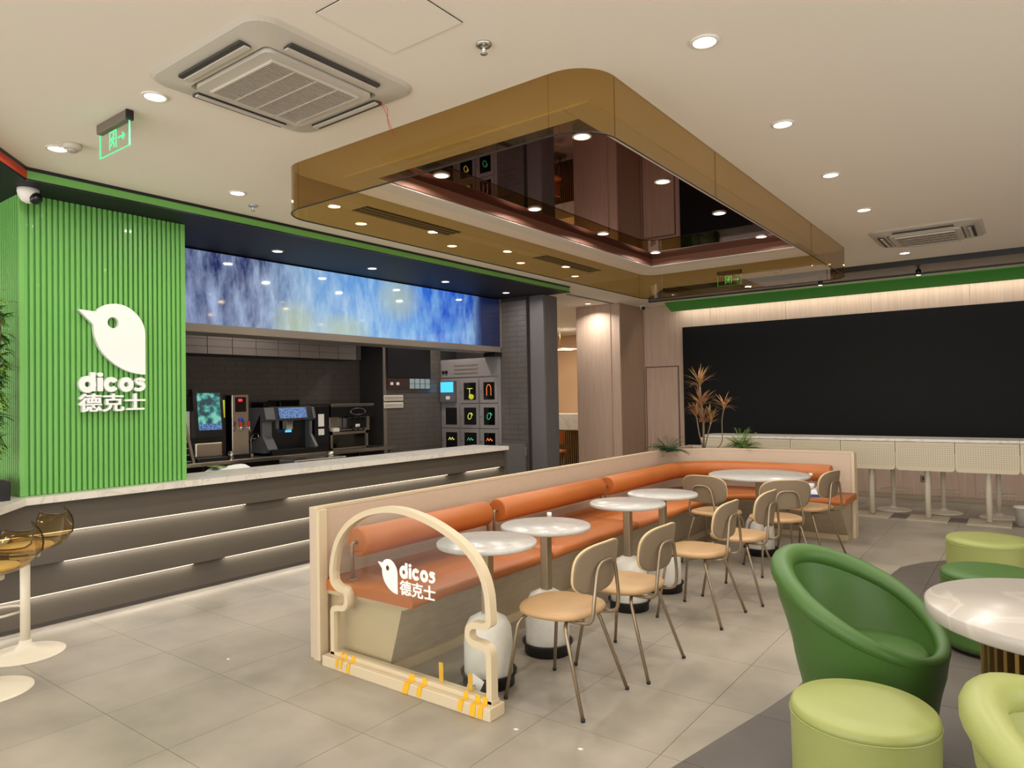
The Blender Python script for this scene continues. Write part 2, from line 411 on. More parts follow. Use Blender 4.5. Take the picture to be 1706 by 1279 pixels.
# ---- ceiling
cl = MB(); RX0, RX1, RY0, RY1 = -3.62, -1.98, 3.30, 7.66
for a in ((-12, RX0, -4.2, 15.2), (RX1, 4.2, -4.2, 15.2), (RX0, RX1, -4.2, RY0), (RX0, RX1, RY1, 15.2)): cl.box(*a, CZ, CZ+.2)
ceil = structure('ceiling', cl, 'ceil')
# ---- walls
wb = structure('wall_back', MB().box(-5.5, 4.2, 11.24, 11.4, 0, CZ), 'wood')
for k in range(9):     # laminate boards with narrow joints, 1.2 m wide each
    x = -5.47+1.205*k; MB().box(x, x+1.2, 11.232, 11.243, .07, CZ-.002).build('wall_panel', 'wood', wb)
bb = structure('baseboard_back', MB().box(-5.5, 4.1, 11.215, 11.24, 0, .065, .004), mat('pale_baseboard', (176, 160, 138), .5))
structure('door_1', MB().box(-5.44, -4.86, 11.212, 11.232, .07, 2.01, .003), 'wood', label=None)
structure('trim_1', MB().box(-5.46, -5.445, 11.222, 11.236, .07, 2.03).box(-4.855, -4.84, 11.222, 11.236, .07, 2.03).box(-5.46, -4.84, 11.222, 11.236, 2.015, 2.03), mat('door_joint', (110, 86, 72), .7))
# wood pillar between the two rooms
pil = structure('wall_pillar', MB().box(-6.35, -5.5, 10.37, 11.4, 0, CZ), 'wood')
MB().box(-6.34, -5.67, 10.355, 10.375, 0, CZ-.002).build('front_panel', 'wood', pil)
MB().box(-5.645, -5.495, 10.35, 10.375, 0, CZ-.002).build('corner_panel', 'wood', pil)
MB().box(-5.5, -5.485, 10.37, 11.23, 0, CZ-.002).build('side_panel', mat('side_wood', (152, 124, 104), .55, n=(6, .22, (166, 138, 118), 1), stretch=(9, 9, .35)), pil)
structure('wall_far', MB().box(-12, -5.0, 15, 15.2, 0, CZ), 'peach')
structure('wall_right', MB().box(4.1, 4.2, 8.5, 15.2, 0, CZ).box(4.1, 4.2, -4.2, 8.5, 2.4, CZ).box(4.1, 4.2, -4.2, 8.5, 0, .12).box(4.1, 4.2, 4.5, 8.5, 0, CZ), 'wood')  # large opening added out of view so world light brightens upright surfaces
structure('wall_front', MB().box(-12, -11.5, -4.2, -4.1, 0, CZ).box(3.6, 4.2, -4.2, -4.1, 0, CZ).box(-11.5, 3.6, -4.2, -4.1, 2.9, CZ), 'creamw')  # left mostly open, an added shopfront letting world light onto the ceiling
structure('wall_left', MB().box(-12, -11.9, -4.2, 15.2, 0, CZ), 'creamw')
structure('wall_annex', MB().box(-5.5, 4.2, 15, 15.2, 0, CZ), 'peach')

# ---- kitchen shell
kb = structure('wall_kitchen', MB().box(-8.2, -8.0, 1.9, 8.5, 0, 3.0), 'kwall')
t = MB()
for r in range(17):
    for c in range(14):
        y = 2.95+c*.3+(.15 if r % 2 else 0)
        if y < 6.9: t.box(-8.0, -7.992, y, min(y+.297, 6.895), .86+r*.075, .86+r*.075+.072)
t.build('tile_field', 'ktile', kb, kind='stuff')
km = structure('wall_menu', MB().box(-8.0, -7.5, 6.9, 8.5, 0, 3.0), 'kwall')
t = MB()
for r in range(30):
    for c in range(5):
        y = 6.9+c*.3+(.0 if r % 2 else -.15); a = max(6.96, y); b = min(y+.297, 8.118)
        if b > a: t.box(-7.5, -7.492, a, b, .05+r*.075, .05+r*.075+.072)
t.build('tile_field', 'ktile', km, kind='stuff')
MB().box(-7.5, -7.486, 6.9, 6.957, 0, 2.3).build('edge_strip', 'frame', km)
kr = structure('wall_service', MB().box(-8.2, -5.815, 8.5, 8.62, 0, 3.0).box(-6.29, -5.815, 8.14, 8.5, 0, 3.0), 'kwall')
t = MB()
for r in range(39):
    for c in range(3):
        x = -6.29+c*.3-(.15 if r % 2 else 0); a = max(-6.29, x); b = min(x+.297, -5.82)
        if b > a: t.box(a, b, 8.13, 8.14, .02+r*.075, .02+r*.075+.072)
t.build('tile_field', 'ktile', kr, kind='stuff')
hd = structure('wall_hood', MB().box(-8.0, -7.5, 1.9, 6.5, 2.09, 2.5), 'kwall')
hm = MB().box(-7.5, -7.49, -.1465, .1465, 0, .082).mesh('tile', 'hoodt')
for r in range(5):
    for c in range(11):
        y = 3.15+c*.31; o = obj('tile', hm, hd); o.location = (0, y+(.0 if r % 2 else .004), 2.09+r*.086); o.scale = (1, 1.03, 1)
# grey column at the counter end
gc = structure('wall_column', MB().box(-5.815, -5.57, 8.21, 8.56, 0, 3.0, .004), 'colm')
t = MB()
for k in range(12): t.box(-5.57, -5.562, 8.225+k*.028, 8.225+k*.028+.02, 0, 2.99)
t.build('rib', 'colm', gc, kind='stuff')

# ---- counter canopy: dark soffit, black edge, green / red stripe
SX = -5.19
sof = structure('ceiling_canopy', MB().slab([(-8.2, -1.2), (-1.75, -1.2), (-4.94, 1.5), (SX, 1.705), (SX, 8.31), (-8.2, 8.31)], 2.995, CZ), 'soffit')
def edge(p, q, z0, z1, d, M, name):
    a, b = Vector(p), Vector(q); n_ = Vector(((b-a).y, -(b-a).x)).normalized()*d
    MB().slab([tuple(a), tuple(a+n_), tuple(b+n_), tuple(b)], z0, z1).build(name, M, sof)
edge((SX, 8.31), (SX, 1.705), 3.058, CZ, -.012, 'black', 'black_edge')
edge((SX, 8.30), (SX, 1.71), 3.004, 3.058, -.006, 'green', 'green_stripe')
edge((SX, 8.31), (SX, 1.705), 2.992, 3.004, -.012, 'black', 'black_edge')
edge((SX, 1.705), (-2.8, -.3), 3.058, CZ, -.012, 'black', 'black_edge')
edge((SX, 1.71), (-2.8, -.3), 3.004, 3.058, -.006, 'red', 'red_stripe')
edge((-5.25, 8.31), (-5.19, 8.31), 2.992, CZ, .01, 'green', 'end_cap')

# ---- far canopy over the screen
structure('ceiling_soffit', MB().slab([(-4.28, 9.43), (4.1, 9.43), (4.1, 10.19), (-4.88, 10.19)], 3.02, CZ), 'greysoff')
structure('trim_2', MB().box(-4.28, 4.1, 9.405, 9.43, 3.012, CZ), 'black')
structure('trim_3', MB().box(-4.88, 4.1, 10.18, 10.2, 3.008, CZ), 'black')
gb = MB().prism([(10.79, 3.05), (11.05, 2.94), (11.056, 2.955), (10.796, 3.065)], lambda y, z: (-4.88, y, z), lambda y, z: (4.0, y, z))
structure('trim_4', gb, 'dgreen', label=None)
area('cove_light', (-.5, 11.12, 3.03), 8.6, .03, 26, WARM, rot=(radians(-12), 0, 0), spread=170)

# ---- mirrored ceiling recess
st = structure('ceiling_recess', MB().box(RX0, RX1, RY0, RY1, CZ+.075, CZ+.1), 'mirror')
s = MB()
s.box(RX0, RX0+.012, RY0, RY1, CZ-.004, CZ+.075).box(RX1-.012, RX1, RY0, RY1, CZ-.004, CZ+.075).box(RX0, RX1, RY0, RY0+.012, CZ-.004, CZ+.075).box(RX0, RX1, RY1-.012, RY1, CZ-.004, CZ+.075)
s.build('copper_frame', 'copper', st)
w_ = MB(); fr = [(RX0-.1, RX0), (RX1, RX1+.1)]
w_.box(RX0-.16, RX0-.004, RY0-.16, RY1+.16, CZ-.012, CZ).box(RX1+.004, RX1+.16, RY0-.16, RY1+.16, CZ-.012, CZ).box(RX0, RX1, RY0-.16, RY0-.004, CZ-.012, CZ).box(RX0, RX1, RY1+.004, RY1+.16, CZ-.012, CZ)
w_.build('white_border', 'trimw', st)

# ---- gold acrylic skirt hanging round the recess
KX0, KX1, KY0, KY1, R = -4.0, -1.585, 2.765, 8.30, .22
sk = thing('acrylic_skirt', 'gold tinted acrylic skirt with rounded corners hanging below the ceiling', 'light surround', (-2.79, 5.5, CZ))
def kp(name, path): 
    p = [(x+2.79, y-5.5) for x, y in path]; return MB().strip(p, .008, 2.78-CZ, -.001).build(name, 'skirt', sk)
g = .003
kp('side_panel', [(KX0, KY1-R-g), (KX0, KY0+R+g)])
kp('corner_panel', arc(KX0+R, KY0+R, R, 181, 269))
kp('front_panel', [(KX0+R+g, KY0), (-1.83, KY0)])
kp('corner_panel', [(-1.827, KY0)]+arc(KX1-R, KY0+R, R, 270, 359))
for a, b in ((KY0+R+g, 4.32), (4.323, 6.72), (6.723, KY1-R-g)): kp('side_panel', [(KX1, a), (KX1, b)])
kp('corner_panel', arc(KX1-R, KY1-R, R, 1, 89)); kp('back_panel', [(KX1-R-g, KY1), (KX0+R+g, KY1)]); kp('corner_panel', arc(KX0+R, KY1-R, R, 91, 179))
loop = [(KX0, 5.0)]+arc(KX0+R, KY0+R, R, 180, 270)+arc(KX1-R, KY0+R, R, 270, 360)+arc(KX1-R, KY1-R, R, 0, 90)+arc(KX0+R, KY1-R, R, 90, 180)
MB().tube([(x+2.79, y-5.5, 2.78-CZ-.003) for x, y in loop], .005, 4, closed=True).build('bottom_edge', 'core', sk)

# ================================================================== CEILING FITTINGS
dl = thing('downlight', 'x', 'ceiling light', (0, 0, 0))
MB().lathe([(.062, 0), (.062, -.006), (.05, -.009), (.05, 0)], n=28).build('trim_ring', 'trimw', dl)
MB().lathe([(.0, -.004), (.049, -.004), (.049, 0)], n=24).build('lens', 'lens', dl)
ORD = ['first', 'second', 'third', 'fourth', 'fifth', 'sixth', 'seventh', 'eighth', 'ninth', 'tenth']
_first = [True]
def downlight(x, y, z, label, group, W=LAMP_W, scale=1, spread=170):
    if _first[0]: o = dl; o.location = (x, y, z); o['label'] = label; o['group'] = group; _first[0] = False
    else: o = dup(dl, (x, y, z), 0, label, group)
    o.scale = (scale,)*3
    area('downlight_beam', (x, y, z-.014), .085, 0, W, WARM, spread=spread, disk=True)
    return o
for i, (y, W) in enumerate(((2.94, 1), (4.13, 1), (5.32, 1), (6.53, 1), (8.88, 1))):
    downlight(-1.115, y, CZ, '%s round downlight from the camera in the ceiling row right of the gold skirt' % ORD[i], 'downlights right of the gold skirt')
for i, y in enumerate((1.70, 2.886, 4.07, 5.26, 6.44, 7.62)):
    downlight(-4.67, y, CZ, '%s round downlight from the left in the ceiling row between gold skirt and counter canopy' % ORD[i], 'downlights along the counter')
downlight(-3.503, 1.715, CZ, 'round downlight beside the near corner of the large ceiling air conditioner', 'downlights along the counter')
for c, x in enumerate((-3.395, -2.21)):
    for i, y in enumerate((3.72, 4.90, 6.09, 7.29)):
        downlight(x, y, CZ+.073, '%s downlight from the camera in the %s row of the bronze mirror' % (ORD[i], ('left', 'right')[c]), 'downlights in the mirror', W=LAMP_W*.9)
for i, y in enumerate((4.03, 5.24, 6.44, 7.69)):
    downlight(-5.84, y, 2.994, '%s downlight from the left in the black canopy above the counter' % ORD[i], 'downlights in the black canopy', W=LAMP_W*.8, scale=.9)
downlight(-5.92, 10.05, CZ, 'small downlight above the front of the wood pillar', 'downlights by the pillar', W=LAMP_W*1.2, scale=.9, spread=140)
downlight(-7.7, 13.2, CZ, 'bright ceiling light in the room beyond the opening', 'downlights by the pillar')
# extra lamps without fixtures, mostly out of view, added to light the foreground
for x, y in ((-4.67, .5), (-3.5, .5), (-2.3, .5), (-1.1, 1.7), (-1.1, .5), (.1, 1.7), (.1, 2.94), (.1, 4.13), (.1, 5.32), (1.3, 2.94), (1.3, 5.32), (-3.5, -1.2), (-1.1, -1.2), (1.3, -.7), (1.3, 8.0), (-2.2, 9.0)):
    area('added_downlight', (x, y, CZ-.01), .085, 0, LAMP_W, WARM, spread=170, disk=True)
area('kitchen_light', (-7.0, 7.5, 2.95), .12, 0, 14, (1, .9, .8), spread=150, disk=True)
area('kitchen_light', (-7.0, 4.6, 2.95), .12, 0, 9, (1, .9, .8), spread=150, disk=True)
area('annex_light', (-8.6, 12.9, CZ-.02), .4, 0, 60, (1, .84, .64), disk=True)
area('annex_light', (-7.6, 10.9, CZ-.02), .3, 0, 30, (1, .88, .72), disk=True)  # fill added to brighten the bar front, no fixture here

def cassette(x, y, rz, label):
    t = thing('air_conditioner', label, 'air conditioner', (x, y, CZ), rz)
    def rr(h, r, n=6): return arc(h-r, h-r, r, 0, 90, n)+arc(-h+r, h-r, r, 90, 180, n)+arc(-h+r, -h+r, r, 180, 270, n)+arc(h-r, -h+r, r, 270, 360, n)
    H = .47; h = .315
    o = rr(H, .12, 8); i_ = rr(h, .03, 8); k = len(o); mb = MB()
    o2 = rr(H-.02, .105, 8)
    vs = [(a, b, 0) for a, b in o]+[(a, b, -.014) for a, b in o2]+[(a, b, -.038) for a, b in i_]+[(a, b, -.005) for a, b in i_]
    fs = [(q*k+j, q*k+(j+1) % k, (q+1)*k+(j+1) % k, (q+1)*k+j) for q in range(3) for j in range(k)]
    mb.add(vs, fs); mb.build('frame', 'ac', t)
    for q in range(4):
        a = q*pi/2; m4 = Matrix.Rotation(a, 4, 'Z')
        b = MB().box(-.25, .25, .345, .40, -.041, -.028); b.v = [tuple(m4@Vector(v)) for v in b.v]; b.build('outlet', 'vent' if q in (1, 2, 3) else 'vent', t)
        b = MB().box(-.25, .25, .350, .376, -.048, -.041); b.v = [tuple(m4@Vector(v)) for v in b.v]; b.build('louver', 'ac', t)
    MB().prism(rr(.30, .04), lambda a, b: (a, b, -.05), lambda a, b: (a, b, -.004)).build('grille_frame', 'ac', t)
    g = MB()
    for n_ in range(30): g.box(-.235, .235, -.235+n_*.016, -.235+n_*.016+.009, -.06, -.05)
    g.build('grille', 'acslat', t, kind='stuff')
    g = MB()
    for n_ in range(5): g.box(-.242+n_*.119, -.242+n_*.119+.008, -.243, .243, -.0615, -.0500)
    g.box(-.245, .245, -.25, -.242, -.061, -.05).box(-.245, .245, .242, .25, -.061, -.05)
    g.build('grille_bars', 'ac', t)
    b = MB().box(-.24, .24, -.24, .24, -.0515, -.049); b.build('filter', 'vent', t)
    return t
cassette(-2.88, 2.04, pi/2, 'large white square ceiling air conditioner with striped grille at top left')
cassette(-.80, 7.95, pi/2, 'smaller looking white ceiling air conditioner far back at the right')
t = MB().tube([(-2.60, 2.40, 3.03), (-2.57, 2.42, 3.0), (-2.59, 2.44, 2.95), (-2.585, 2.45, 2.90)], .0015, 4).tube([(-2.60, 2.40, 3.03), (-2.57, 2.40, 2.99), (-2.56, 2.42, 2.93), (-2.545, 2.44, 2.86)], .0015, 4)
t.build('loose_wire', 'redp', None, label='thin loose wires hanging from the corner of the large air conditioner', cat='wire')

def sprinkler(x, y, label, z=CZ):
    t = thing('sprinkler', label, 'sprinkler', (x, y, z))
    MB().lathe([(.036, 0), (.036, -.008), (.03, -.012), (.012, -.006)], n=20).build('cup', 'chrome', t)
    MB().cyl(0, 0, -.04, 0, .008, 12).build('stem', 'chrome', t)
    MB().lathe([(.0, -.046), (.016, -.046), (.017, -.043), (.006, -.038), (0, -.038)], n=14).build('deflector', 'chrome', t)
sprinkler(-1.885, 2.352, 'chrome fire sprinkler on the ceiling just left of the gold skirt front corner')
sprinkler(-4.88, 3.15, 'small chrome fire sprinkler near the black and green canopy edge')
def smoke(x, y, label):
    t = thing('smoke_detector', label, 'smoke detector', (x, y, CZ))
    MB().lathe([(.052, 0), (.052, -.02), (.046, -.03), (.034, -.034), (0, -.034)]).build('body', 'ac', t)
    MB().lathe([(.03, -.03), (.03, -.042), (.02, -.048), (0, -.048)]).build('sensor', 'acslat', t)
smoke(-4.534, 1.73, 'round beige smoke detector beside the leftmost ceiling downlight')
smoke(-2.545, 9.02, 'round smoke detector seen through the far end of the gold skirt')
def domecam(x, y, z, s, label, rz=0):
    t = thing('security_camera', label, 'camera', (x, y, z), rz); t.scale = (s,)*3
    MB().lathe([(.055, 0), (.056, -.02), (.05, -.045), (.036, -.07), (.015, -.082), (0, -.084)]).build('housing', 'trimw', t)
    o = MB().lathe([(.0, -.04), (.02, -.036), (.034, -.02), (.037, 0), (0, .002)], n=20).build('lens_ball', 'bplas', t)
    o.location = (.025, -.025, -.05); o.rotation_euler = (radians(-40), radians(-40), 0)
domecam(-5.40, 1.79, 2.995, 1.15, 'white dome security camera above the green slatted panel corner', rz=pi/2)
domecam(-5.36, 10.95, 3.08, .9, 'small dark lensed security camera at the top of the wood pillar corner')
# access hatch
hx0, hx1, hy0, hy1 = -2.25, -1.84, 1.74, 2.16
ht = thing('access_hatch', 'square access hatch outlined in the ceiling beside the large air conditioner', 'hatch', ((hx0+hx1)/2, (hy0+hy1)/2, CZ))
a = .205; MB().box(-a, a, -.21, .21, -.003, 0).build('joint', 'vent', ht); MB().box(-a+.003, a-.003, -.207, .207, -.005, -.0005).build('panel', 'ceil', ht)
def slotvent(x0, x1, y0, y1, label, M='vent'):
    t = thing('slot_vent', label, 'vent', ((x0+x1)/2, (y0+y1)/2, CZ)); w2, h2 = (x1-x0)/2, (y1-y0)/2
    MB().box(-w2, w2, -h2, h2, -.006, 0).build('backing', M, t)
    n_ = max(2, int((x1-x0)/.05)); 
    for k in range(n_): MB().box(-w2+(k+.5)*(2*w2/n_)-.004, -w2+(k+.5)*(2*w2/n_)+.004, -h2, h2, -.012, -.006).build('slat', 'acslat', t)
slotvent(-4.40, -4.22, 3.74, 4.88, 'grey slot air vent in the ceiling left of the gold skirt, nearer one')
slotvent(-4.40, -4.22, 6.3, 7.5, 'grey slot air vent in the ceiling left of the gold skirt, farther one')
slotvent(-5.62, -5.57, 8.9, 10.3, 'narrow dark slot vent running to the top of the wood pillar')
def spot(x, y, label):
    t = thing('spotlight', label, 'spotlight', (x, y, 3.02)); MB().cyl(0, 0, -.02, 0, .012, 10).build('mount', 'black', t); MB().cyl(0, 0, -.085, -.02, .03, 18).build('can', 'black', t)
    MB().cyl(0, 0, -.087, -.0845, .022, 14).build('lens', 'lens', t)
spot(-2.2, 9.72, 'small black cylinder spotlight under the far canopy, left one'); spot(-1.08, 9.72, 'small black cylinder spotlight under the far canopy, right one')

def exit_sign(x, y, z, rz, label, L=.36):
    t = thing('exit_sign', label, 'exit sign', (x, y, z), rz)
    MB().box(-L/2, L/2, -.018, .018, -.052, 0, .006).build('bar', mat('sign_bar', (120, 108, 98), .4, metal=.4), t)
    MB().box(L/2-.012, L/2+.002, -.02, .02, -.054, 0, .005).build('end_cap', 'bplas', t)
    p = MB().box(-L/2+.006, L/2-.006, -.003, .003, -.185, -.052).build('plate', 'clear', t)
    e = MB(); q = L/2-.006
    e.box(-q, q, -.0035, .0035, -.186, -.1845).box(-q, -q+.0015, -.0035, .0035, -.185, -.055).box(q-.0015, q, -.0035, .0035, -.185, -.055); e.build('glowing_edge', 'exitg', t)
    m_ = MB(); F = lambda poly: m_.prism(poly, lambda a, b: (a, -.0045, b), lambda a, b: (a, -.0031, b))
    # door frame with a running figure
    c = -.012
    F([(c-.04, -.165), (c-.033, -.165), (c-.033, -.075), (c-.04, -.075)]); F([(c+.036, -.165), (c+.043, -.165), (c+.043, -.075), (c+.036, -.075)]); F([(c-.04, -.075), (c+.043, -.075), (c+.043, -.068), (c-.04, -.068)])
    F([(c+.012+.009*cos(k*pi/4), -.087+.009*sin(k*pi/4)) for k in range(8)])
    F([(c-.008, -.1), (c+.012, -.098), (c+.006, -.128), (c-.012, -.128)]); F([(c+.008, -.1), (c+.028, -.112), (c+.024, -.118), (c+.005, -.108)])
    F([(c-.006, -.1), (c-.024, -.108), (c-.026, -.122), (c-.019, -.122), (c-.017, -.112)]); F([(c+.004, -.126), (c+.02, -.138), (c+.016, -.162), (c+.009, -.16), (c+.011, -.142), (c-.006, -.13)])
    F([(c-.012, -.126), (c-.004, -.128), (c-.014, -.148), (c-.03, -.15), (c-.03, -.143), (c-.018, -.141)])
    # arrow
    F([(.05, -.124), (.11, -.124), (.11, -.115), (.05, -.115)]); F([(.1, -.098), (.128, -.12), (.1, -.141), (.1, -.131), (.114, -.12), (.1, -.108)])
    m_.build('running_figure_and_arrow', 'exitg', t)
exit_sign(-3.943, 1.712, CZ, 0, 'green emergency exit sign hanging by the left side of the ceiling air conditioner')
exit_sign(-3.02, 8.62, CZ, 0, 'green emergency exit sign seen through the far side of the gold skirt', L=.31)

# ================================================================== GREEN SLATTED PANEL + LOGO
gp = structure('wall_feature', MB().slab([(-7.2, 1.80), (-5.55, 1.80), (-5.55, 2.935), (-6.2, 2.935), (-6.2, 1.95), (-7.2, 1.95)], .91, 2.995), mat('slat_backing', (92, 158, 70), .45))
sm_ = MB().box(0, .02, -.0115, .0115, .912, 2.993, .003).mesh('slat', 'slat')
for k in range(31):
    o = obj('slat', sm_, gp); o.location = (-5.55, 1.815+k*.0368, 0)
MB().box(-5.55, -5.53, 2.928, 2.942, .912, 2.993).build('end_strip', 'slat', gp)
for k in range(38):
    o = obj('slat', sm_, gp); o.location = (-5.565-k*.0368, 1.80, 0); o.rotation_euler = (0, 0, -pi/2)
MB().box(-5.556, -5.522, 1.776, 1.808, .912, 2.993, .003).build('corner_post', 'slat', gp)

BIRD = [(50, 178), (225, 187), (252, 152), (290, 125), (330, 107), (370, 97), (430, 90), (480, 94), (520, 103), (570, 124), (610, 150), (650, 184), (680, 220), (704, 256), (722, 296), (733, 336), (738, 380), (738, 815), (690, 813), (640, 805), (590, 795), (540, 780), (485, 755), (430, 725), (385, 692), (340, 655), (303, 617), (270, 575), (245, 530), (225, 480), (212, 440), (205, 400), (201, 360), (199, 320)]
def bird_mesh(x0, x1, z0, z1, th, M):
    """silhouette with a round eye hole, local XY, extruded th"""
    fx = lambda u: x0+(u-50)/688*(x1-x0); fz = lambda v: z1-(v-90)/725*(z1-z0)
    cu = bpy.data.curves.new('bird', 'CURVE'); cu.dimensions = '2D'; cu.fill_mode = 'BOTH'; cu.extrude = 0
    for pts in (BIRD, [(397+57*cos(a*pi/14), 288+57*sin(a*pi/14)) for a in range(28)]):
        sp = cu.splines.new('POLY'); sp.points.add(len(pts)-1); sp.use_cyclic_u = True
        for i, (u, v) in enumerate(pts): sp.points[i].co = (fx(u), fz(v), 0, 1)
    o = bpy.data.objects.new('bird', cu); COL.objects.link(o); bpy.context.view_layer.update()
    me = bpy.data.meshes.new_from_object(o.evaluated_get(bpy.context.evaluated_depsgraph_get())); bpy.data.objects.remove(o); bpy.data.curves.remove(cu)
    bm = bmesh.new(); bm.from_mesh(me); bmesh.ops.remove_doubles(bm, verts=bm.verts, dist=1e-5)
    r = bmesh.ops.extrude_face_region(bm, geom=bm.faces[:])
    for g_ in r['geom']:
        if isinstance(g_, bmesh.types.BMVert): g_.co.z += th
    bmesh.ops.recalc_face_normals(bm, faces=bm.faces[:]); bm.to_mesh(me); bm.free(); me.materials.clear(); me.materials.append(M_[M]); return me
def dicos(parent, x0, x1, z0, z1, th, loc=None, rot=None):
    """heavy rounded lettering d i c o s, one mesh per letter; unit box 688 x 190"""
    fx = lambda u: x0+(u-50)/688*(x1-x0); fz = lambda v: z0+v/190*(z1-z0)
    def ring(cx, cy, R1, R2, a0=0, a1=360, n=32): 
        full = a1-a0 >= 360; A = [(cx+R1*cos(radians(a0+(a1-a0)*i/n)), cy+R1*sin(radians(a0+(a1-a0)*i/n))) for i in range(n+(0 if full else 1))]
        Bq = [(cx+R2*cos(radians(a0+(a1-a0)*i/n)), cy+R2*sin(radians(a0+(a1-a0)*i/n))) for i in range(n+(0 if full else 1))]
        return A, Bq, full
    def band(mb, A, Bq, full):
        k = len(A); vs = [(fx(u), fz(v), 0) for u, v in A+Bq]+[(fx(u), fz(v), th) for u, v in A+Bq]; fs = []
        for i in range(k if full else k-1):
            j = (i+1) % k; fs += [(i, j, k+j, k+i), (2*k+i, 3*k+i, 3*k+j, 2*k+j), (i, 2*k+i, 2*k+j, j), (k+i, k+j, 3*k+j, 3*k+i)]
        if not full: fs += [(0, k, 3*k, 2*k), (k-1, 3*k-1, 4*k-1, 2*k-1)]
        mb.add(vs, fs)
    def bar(mb, poly): mb.prism(poly, lambda u, v: (fx(u), fz(v), th*.04), lambda u, v: (fx(u), fz(v), th*1.06))
    out = []
    m1 = MB(); band(m1, *ring(138, 70, 84, 27)); bar(m1, [(172, 2), (216, 2), (216, 190), (164, 190), (164, 120)]); out.append(m1)
    m1 = MB(); bar(m1, [(236, 2), (288, 2), (288, 138), (236, 138)]); bar(m1, [(262+29*cos(i*pi/10), 168+22*sin(i*pi/10)) for i in range(20)]); out.append(m1)
    m1 = MB(); band(m1, *ring(374, 70, 76, 26, 32, 328, 28)); out.append(m1)
    m1 = MB(); band(m1, *ring(530, 70, 76, 25)); out.append(m1)
    c1 = [(728, 112), (706, 124), (676, 127), (650, 121), (642, 106), (654, 92), (684, 84), (708, 76), (716, 54), (704, 30), (676, 18), (644, 18), (616, 30)]
    P = [Vector(c) for c in c1]; A = []; Bq = []; wd = [17, 19, 20, 22, 24, 25, 25, 25, 25, 22, 20, 19, 17]
    for i, p in enumerate(P):
        t = (P[min(i+1, len(P)-1)]-P[max(i-1, 0)]).normalized(); q = Vector((-t.y, t.x))*wd[i]*.9; A.append(tuple(p+q)); Bq.append(tuple(p-q))
    m1 = MB(); band(m1, A, Bq, False); out.append(m1)
    for mb in out:
        o = mb.build('letter', 'white', parent)
        if rot: o.rotation_euler = rot
        if loc: o.location = loc
lg = thing('wall_logo', 'white bird emblem with raised lettering on the green slatted panel', 'sign', (-5.522, 0, 0), rot=(pi/2, 0, pi/2))
obj('bird_emblem', bird_mesh(2.127, 2.60, 1.757, 2.286, .035, 'white'), lg)
dicos(lg, 2.127, 2.602, 1.628, 1.768, .035)
obj('chinese_letters', text_mesh('chinese_letters', '德克士', 'white', (2.131, 2.596, 1.478, 1.612), .012, .035, .0028), lg)

# ================================================================== COUNTER
ct = thing('service_counter', 'long dark grey service counter with glowing slots below a white stone top', 'counter', (-5.45, 4.2, 0))
def cbox(*a, b=0):
    q = MB().box(a[0]+5.45, a[1]+5.45, a[2]-4.2, a[3]-4.2, a[4], a[5], b); return q
def cprism(poly, y0, y1): return MB().prism(poly, lambda x, z: (x+5.45, y0-4.2, z), lambda x, z: (x+5.45, y1-4.2, z))
cbox(-5.97, -5.50, .9, 7.08, .05, .86).build('body', 'counter', ct)
cbox(-5.95, -5.53, .95, 7.05, 0, .05).build('plinth', 'plinth', ct)
BZ = [(.655, .86), (.445, .648), (.238, .438), (.052, .231)]
for (a, b) in BZ: cprism([(-5.505, a), (-5.445, a), (-5.480, b), (-5.505, b)], .9, 7.1).build('front_panel', 'counter', ct)
SL = {0: [(.92, 3.42), (3.85, 6.0), (6.35, 6.98)], 1: [(.92, 1.6), (2.02, 6.98)], 2: [(.92, 2.95), (3.23, 6.98)], 3: [(1.0, 7.0)]}
for i, segs in SL.items():
    z = BZ[i][0]
    for (y0, y1) in segs:
        if i < 3: cbox(-5.470, -5.450, y0, y1, z-.0055, z-.0005).build('light_strip', 'led', ct)
        area('counter_strip_light', (-5.458 if i < 3 else -5.49, (y0+y1)/2, z-.007), .01, y1-y0, (.75 if i < 3 else .4)*(y1-y0), WARM)
tp = [(-6.0, 7.14), (-6.0, .9), (-5.0, .9), (-4.62, 1.17), (-5.42, 1.78), (-5.42, 7.14)]
MB().slab([(x+5.45, y-4.2) for x, y in tp], .862, .91).build('stone_top', 'marb', ct)
cbox(-5.97, -5.44, 7.085, 7.12, 0, .86, b=.003).build('end_panel', 'counter', ct)
gt = thing('counter_gate', 'low dark grey gate panel beside the grey column', 'gate', (-6.0, 8.09, 0))
MB().box(-.28, .16, -.02, .02, .08, .86, .003).build('leaf', 'colm', gt); MB().box(.165, .185, -.035, .0, .3, .42, .003).box(.165, .185, -.035, 0, .7, .82, .003).build('hinge', 'frame', gt)

# ================================================================== KITCHEN EQUIPMENT
lb = thing('light_box', 'long backlit picture box of blue falling water above the kitchen', 'light box', (-6.4, 5.6, 2.24))
def at_(mb, o): 
    L_ = o.location; mb.v = [(v[0]-L_[0], v[1]-L_[1], v[2]-L_[2]) for v in mb.v]; return mb
at_(MB().box(-6.62, -6.3, 2.95, 8.12, 2.215, 2.985), lb).build('case', 'bplas', lb)
at_(MB().box(-6.62, -6.262, 2.95, 8.12, 2.20, 2.28, .004), lb).build('bottom_frame', 'frame', lb)
at_(MB().box(-6.32, -6.262, 8.10, 8.125, 2.20, 2.985), lb).build('end_frame', 'frame', lb)
js = [2.96, 3.13, 4.385, 5.63, 6.9, 8.10]
for k in range(1, 5): at_(MB().box(-6.3, -6.275, js[k]+.002, js[k+1]-.002, 2.285, 2.975), lb).build('picture_panel', 'fall', lb)
at_(MB().box(-6.5, -6.27, 7.98, 8.13, 2.14, 2.195, .01), lb).build('corner_bracket', 'bplas', lb)

